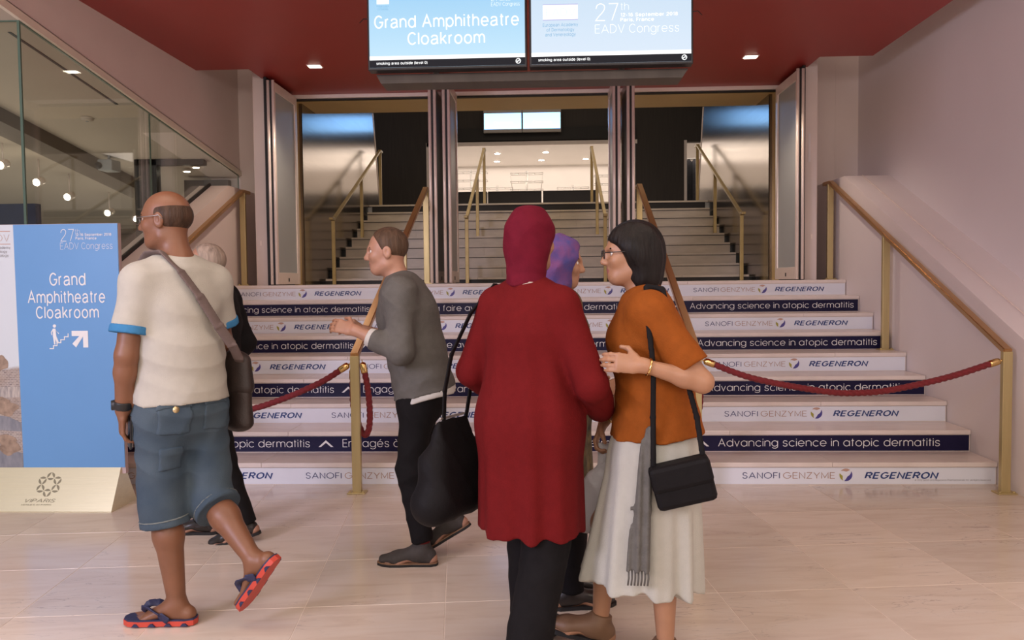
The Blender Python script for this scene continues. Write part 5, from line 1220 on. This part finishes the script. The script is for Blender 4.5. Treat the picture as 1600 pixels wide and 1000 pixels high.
for d, dv, uv in (('L', left, None), ('R', fR, uR)):
    shoe(p, d, dv, SUEDE, SHS, WELT, uv); a = p.P['an'+d]; grow('sock', [C_(a+V3(0, 0, .02), a+V3(0, 0, .06), .041, .042, .002, flat='01')], REDS, p.root, .005)

# ---- woman in red coat and red headscarf
p = Person(.095, -2.80, 62, .985, 'woman in long red coat and red headscarf seen from behind',
           head=(.02, 0, 1.645), shL=(-.01, .135, 1.385), elL=(-.01, .255, 1.13), wrL=(.20, .22, 1.00), shR=(-.01, -.135, 1.385), elR=(-.01, -.262, 1.10), wrR=(.20, -.20, .98),
           hipL=(0, .085, .92), knL=(.12, .085, .52), anL=(.15, .085, .10), hipR=(0, -.085, .92), knR=(-.04, -.085, .50), anR=(-.21, -.085, .13))
p.headframe(-8, -4); fw = p.F
B = p.torso(-.012, True)+p.head_prims(True)+p.arm('L', -.003)+p.arm('R', -.003)+p.leg('L')+p.leg('R')+p.foot('L', fw)+p.foot('R', unit(fw-V3(0, 0, .4)), unit(fw*.4+V3(0, 0, 1)))
B += p.hand('L', p.v((1, -.5, .1)), p.v((-.3, -1, 0)), .7, thumb=(0, 0, 1))+p.hand('R', p.v((1, .5, .1)), p.v((-.3, 1, 0)), .7, thumb=(0, 0, 1))
p.body(B, SK3, LIPS); p.eyes(IRIS); p.brows(HAIR1)
SCARF = cloth('crimson_scarf_cloth', (.135, .007, .020), .15, .25, 200, .8)
ax = np.array([p.hf, p.hl, p.hu])
grow('headscarf', [E_(p.hp(-.012, 0, .020), (.108, .086, .102), ax, .02), E_(p.hp(-.025, 0, -.05), (.085, .078, .09), ax, .04), C_(p.hp(-.03, 0, -.06), p.w((-.02, 0, 1.50)), (.072, .070), (.066, .066), .04, p.L),
     C_(p.w((-.02, 0, 1.50)), p.w((-.025, 0, 1.455)), (.066, .066), (.085, .078), .03, p.L, flat='1'), E_(p.hp(.105, 0, -.028), (.075, .060, .088), ax, .015, '-')], SCARF, p.root, .006, folds(.006, 14, 20, .4))
COAT = cloth('red_wool_coat', (.135, .0075, .0085), .12, .3, 260, .85)
CT = [C_(p.w((-.01, 0, .535)), p.w((-.01, 0, .95)), (.205, .175), (.198, .160), .06, p.L, flat='0'), C_(p.w((-.01, 0, .95)), p.P['chest'], (.198, .160), (.165, .130), .08, p.L), C_(p.P['chest'], p.P['top'], (.165, .130), (.11, .09), .06, p.L),
      C_(p.P['shL'], p.P['shR'], .066, k=.06), C_(p.P['top'], p.w((-.012, 0, 1.458)), (.10, .085), (.082, .075), .03, p.L, flat='1')]
for d in 'LR':
    sh, el, wr = p.P['sh'+d], p.P['el'+d], p.P['wr'+d]; CT += [C_(sh, el, .070, .062, .03), C_(el, wr, .062, .055, .015, flat='1')]
ct = grow('coat', CT, COAT, p.root, .0065, drape(p.w((-.01, 0, .9)), .011, 7, .5, 1.35, 2.6))
grow('coat_collar', [C_(p.w((-.012, 0, 1.438)), p.w((-.008, 0, 1.472)), (.098, .090), (.088, .082), .004, p.L, flat='01')], mat('cream_collar_trim', (.45, .38, .33), .8, var=.1, vscale=30), p.root, .0055)
TR = [C_(p.w((0, 0, .96)), p.w((0, 0, .84)), (.165, .125), (.165, .13), .04, p.L)]
for d in 'LR': TR += [C_(p.P['hip'+d], p.P['kn'+d], .100, .088, .05), C_(p.P['kn'+d], p.P['an'+d]+V3(0, 0, -.02), .088, .086, .03, flat='1')]
grow('trousers', TR, BLK, p.root, .0070, folds(.008, 8, 11, .2))
shoe(p, 'L', fw, SHB, SHS); shoe(p, 'R', unit(fw-V3(0, 0, .4)), SHB, SHS, up=unit(fw*.4+V3(0, 0, 1)))
# her black shoulder bag
bg = thing('handbag', p.w((-.12, .33, .60)), 'large black handbag hanging beside the red coat', 'bag')
BAGB = mat('black_bag_leather', (.009, .008, .009), .62, var=.25, vscale=10, bump=.15, bscale=120, spec=.12)
grow('pouch', [C_(p.w((-.20, .315, .635)), p.w((.06, .315, .635)), (.085, .085), k=.05, U=p.L), C_(p.w((-.18, .315, .76)), p.w((.04, .315, .76)), (.070, .10), k=.06, U=p.L), C_(p.w((-.16, .312, .89)), p.w((.02, .312, .89)), (.022, .06), k=.06, U=p.L)], BAGB, bg, .007, folds(.006, 8, 14, 1.7))
hs = [(-.13, .31, .93), (-.12, .31, 1.06), (-.10, .29, 1.20), (-.075, .215, 1.36), (-.03, .14, 1.462), (.03, .14, 1.455), (.08, .21, 1.33), (.075, .30, 1.15), (.03, .315, .93)]
grow('strap', [C_(p.w(a), p.w(b), (.013, .005), k=.006, U=p.F) for a, b in zip(hs, hs[1:])], BAGB, bg, .0042)
grow('zip', [C_(p.w((-.15, .312, .955)), p.w((.01, .312, .955)), .006, k=.002)], WIRE, bg, .004)
hdl = grow('side_pocket', [C_(p.w((-.15, .375, .66)), p.w((.0, .375, .66)), (.05, .030), k=.01, U=p.Z)], BAGB, bg, .006)

# ---- woman half hidden behind the red coat
p = Person(.20, -2.17, 12, .945, 'woman in blue and purple headscarf half hidden behind the red coat',
           head=(.025, 0, 1.635), elL=(.02, .22, 1.13), wrL=(.17, .14, 1.04), elR=(.02, -.22, 1.13), wrR=(.17, -.14, 1.04),
           knL=(.10, .085, .50), anL=(.06, .085, .09), knR=(.05, -.08, .50), anR=(.03, -.08, .09))
p.headframe(-10, -6); fw = p.F
B = p.torso(-.012, True)+p.head_prims(True)+p.arm('L', -.003)+p.arm('R', -.003)+p.leg('L')+p.leg('R')+p.foot('L', fw)+p.foot('R', fw)
B += p.hand('L', p.v((1, -.6, 0)), p.v((-.3, -1, 0)), .6, thumb=(0, 0, 1))+p.hand('R', p.v((1, .6, 0)), p.v((-.3, 1, 0)), .6, thumb=(0, 0, 1))
p.body(B, SK3, LIPS); p.eyes(IRIS); p.brows(HAIR1)
SC2 = mat('blue_purple_scarf', (.035, .045, .20), .8, color2=(.17, .05, .16), vscale=16, bump=.25, bscale=200)
ax = np.array([p.hf, p.hl, p.hu])
grow('headscarf', [E_(p.hp(-.014, 0, .020), (.113, .094, .104), ax, .02), E_(p.hp(-.035, 0, -.05), (.09, .085, .095), ax, .04), C_(p.hp(-.03, 0, -.06), p.w((-.02, 0, 1.47)), (.083, .076), (.095, .083), .05, p.L), E_(p.hp(.105, 0, -.028), (.078, .061, .09), ax, .015, '-')], SC2, p.root, .006, folds(.006, 14, 20, 1.9))
SHAWL = mat('dark_floral_cloth', (.020, .022, .014), .85, color2=(.16, .12, .05), vscale=22, bump=.25, bscale=200)
CT = [C_(p.w((-.01, 0, .62)), p.w((0, 0, .98)), (.205, .165), (.185, .140), .06, p.L, flat='0'), C_(p.w((0, 0, .98)), p.P['chest'], (.185, .140), (.175, .135), .08, p.L), C_(p.P['chest'], p.P['top'], (.175, .135), (.14, .10), .06, p.L),
      C_(p.P['shL'], p.P['shR'], .074, k=.06), C_(p.P['top'], p.w((-.01, 0, 1.465)), (.10, .09), (.085, .08), .03, p.L)]
for d in 'LR':
    sh, el, wr = p.P['sh'+d], p.P['el'+d], p.P['wr'+d]; CT += [C_(sh, el, .074, .062, .05), C_(el, wr, .062, .048, .03, flat='1')]
grow('tunic', CT, SHAWL, p.root, .0075, drape(p.w((0, 0, .9)), .010, 7, .6, 1.3, 4.4))
TR = [C_(p.w((0, 0, .96)), p.w((0, 0, .84)), (.165, .125), (.165, .13), .04, p.L)]
for d in 'LR': TR += [C_(p.P['hip'+d], p.P['kn'+d], .095, .075, .05), C_(p.P['kn'+d], p.P['an'+d]+V3(0, 0, -.005), .075, .068, .03, flat='1')]
grow('trousers', TR, BLK, p.root, .0075, folds(.007, 8, 13, 3.3))
shoe(p, 'L', fw, SHB, SHS); shoe(p, 'R', fw, SHB, SHS)

# ---- woman in orange top and white skirt
p = Person(.565, -2.74, 176, .955, 'woman in orange top, white skirt and glasses walking beside the red coat',
           pelvis=(-.01, 0, .96), waist=(.01, 0, 1.12), chest=(.03, 0, 1.29), top=(.035, 0, 1.41), neck=(.045, 0, 1.47), head=(.095, 0, 1.635),
           shL=(.03, .165, 1.41), elL=(-.16, .225, 1.15), wrL=(.06, .262, 1.215), shR=(.03, -.165, 1.41), elR=(.06, -.215, 1.13), wrR=(.20, -.19, .93),
           hipL=(0, .085, .92), knL=(-.01, .08, .50), anL=(-.035, .07, .09), hipR=(0, -.085, .92), knR=(.20, -.08, .53), anR=(.22, -.08, .12))
p.headframe(6, -2); fw = p.F
B = p.torso(-.012, True)+p.head_prims(True)+p.arm('L', -.003)+p.arm('R', -.004)+p.leg('L', -.004)+p.leg('R', -.004)+p.foot('L', fw)+p.foot('R', unit(fw+V3(0, 0, .25)), unit(-.25*fw+V3(0, 0, 1)))
B += p.hand('L', p.v((1, .05, .1)), p.v((.1, -1, -.2)), .55, thumb=(0, 0, 1))+p.hand('R', p.v((.45, .1, -1)), p.v((-1, .2, -.3)), 1.15, thumb=p.v((.3, 1, 0)))
p.body(B, SK3, LIPS); p.eyes(IRIS); p.glasses(FRAME)
HAIR6 = hair_mat('black_bob_hair', (.012, .009, .008)); p.brows(HAIR6)
ax = np.array([p.hf, p.hl, p.hu])
hr = grow('bob_hair', [E_(p.hp(-.020, 0, .022), (.108, .092, .100), ax, .02), E_(p.hp(-.050, 0, -.045), (.078, .090, .095), ax, .04), E_(p.hp(-.045, 0, -.115), (.062, .080, .055), ax, .04), E_(p.hp(.118, 0, -.065), (.100, .12, .115), ax, .02, '-'), E_(p.hp(.02, 0, -.15), (.065, .06, .07), ax, .02, '-')],
          HAIR6, p.root, .005, lambda P: .0035*np.sin(110*((P-p.P['head'])@p.hl)+25*((P-p.P['head'])@p.hf)))
ORG = cloth('burnt_orange_knit', (.27, .072, .010), .15, .3, 220, .8)
TP_ = [C_(p.w((-.01, 0, .915)), p.w((.0, 0, 1.10)), (.212, .182), (.168, .138), .05, p.L, flat='0'), C_(p.w((.0, 0, 1.10)), p.P['chest'], (.165, .130), (.172, .142), .06, p.L), C_(p.P['chest'], p.P['top'], (.172, .142), (.14, .10), .06, p.L),
       C_(p.P['shL'], p.P['shR'], .069, k=.06), C_(p.P['top'], p.w((.042, 0, 1.462)), (.095, .08), (.072, .068), .03, p.L, flat='1')]
for d in 'LR':
    sh, el = p.P['sh'+d], p.P['el'+d]; TP_.append(C_(sh, sh+(el-sh)*.80, .070, .066, .04, flat='1'))
grow('orange_top', TP_, ORG, p.root, .0065, folds(.007, 8, 11, 1.1))
SKW = cloth('white_skirt_cotton', (.46, .455, .405), .06, .2, 240)
SKT = [C_(p.w((-.01, 0, 1.00)), p.w((-.0, 0, .84)), (.17, .135), (.192, .165), .04, p.L, flat='0'), C_(p.w((0, 0, .84)), p.w((.055, 0, .325)), (.192, .165), (.205, .235), .05, p.L, flat='1')]
grow('white_skirt', SKT, SKW, p.root, .0070, drape(p.w((.03, 0, .6)), .015, 10, .3, .98, .9))
SAND = mat('tan_sandal_leather', (.20, .11, .06), .55, var=.15, vscale=20)
shoe(p, 'L', fw, SAND, SHS); shoe(p, 'R', unit(fw+V3(0, 0, .25)), SAND, SHS, up=unit(-.25*fw+V3(0, 0, 1)))
wv = p.P['wrL']; dv = unit(p.P['elL']-wv); grow('bracelet', [C_(wv+dv*.02, wv+dv*.028, .034, k=.001, flat='01')], GOLDCAP, p.root, .0038)
wv = p.P['wrR']; dv = unit(p.P['elR']-wv); grow('bracelet', [C_(wv+dv*.012, wv+dv*.020, .031, k=.001, flat='01')], GOLDCAP, p.root, .0038)
b6 = thing('handbag', p.w((-.12, .25, .76)), 'small black handbag hanging on the hip of the woman in orange', 'bag')
obox('pouch', p.w((-.085, .255, .785)), unit(p.F-.25*p.Z), p.L, unit(p.Z+.25*p.F), .105, .045, .078, BAGB, b6, .018)
obox('flap', p.w((-.077, .262, .818)), unit(p.F-.25*p.Z), p.L, unit(p.Z+.25*p.F), .107, .047, .046, BAGB, b6, .016)
hs = [(.02, .25, .83), (.02, .235, 1.02), (.018, .242, 1.20), (.035, .232, 1.36), (.04, .165, 1.502), (-.02, .165, 1.492), (-.075, .205, 1.27), (-.14, .22, 1.02), (-.16, .25, .87)]
grow('strap', [C_(p.w(a), p.w(b), (.011, .005), k=.006, U=p.F) for a, b in zip(hs, hs[1:])], BAGB, b6, .0042)
sc6 = thing('scarf', p.w((.10, .19, .55)), 'long grey scarf hanging down the front of the white skirt', 'scarf')
GSC = cloth('soft_grey_scarf', (.13, .125, .115), .2, .3, 150)
v_, q_ = sdf_mesh([C_(p.w((.03, .222, .98)), p.w((.06, .245, .68)), (.020, .012), (.034, .014), .02, p.F, flat='0'), C_(p.w((.06, .245, .68)), p.w((.075, .262, .45)), (.034, .014), (.042, .014), .02, p.F, flat='1')], .0045, lambda P: .005*np.sin(190*((P-p.o)@p.F)+6*P[:, 2]))
mesh_np('hanging_end', v_, q_, GSC, sc6)
for k_ in range(7):
    a_ = p.w((.040+.012*k_, .262, .455)); tube('fringe', [a_, a_-V3(0, 0, .03), a_-V3(.003, 0, .055)], .0035, GSC, sc6, 5)
g, gf, gs, gn = p.grip['R']
PLB = mat('thin_white_plastic', (.66, .66, .68), .35, var=.06, vscale=8, bump=.4, bscale=25)
pb = thing('plastic_bag', g-V3(0, 0, .30), 'white plastic carrier bag held by the woman in orange', 'bag')
c0 = g
grow('sack', [C_(c0+V3(-.03, 0, -.33), c0+V3(-.01, 0, -.17), (.105, .055), (.07, .035), .03, p.F), C_(c0+V3(-.01, 0, -.17), c0+V3(0, 0, -.10), (.07, .035), (.03, .018), .02, p.F)], PLB, pb, .0065, folds(.012, 12, 14, 2.2))
grow('handle', [C_(c0+V3(0, 0, -.10), c0+V3(-.012, 0, -.01), (.022, .010), (.012, .006), .01, p.F), C_(c0+V3(.0, 0, -.10), c0+V3(.015, 0, -.01), (.022, .010), (.012, .006), .01, p.F)], PLB, pb, .0045)
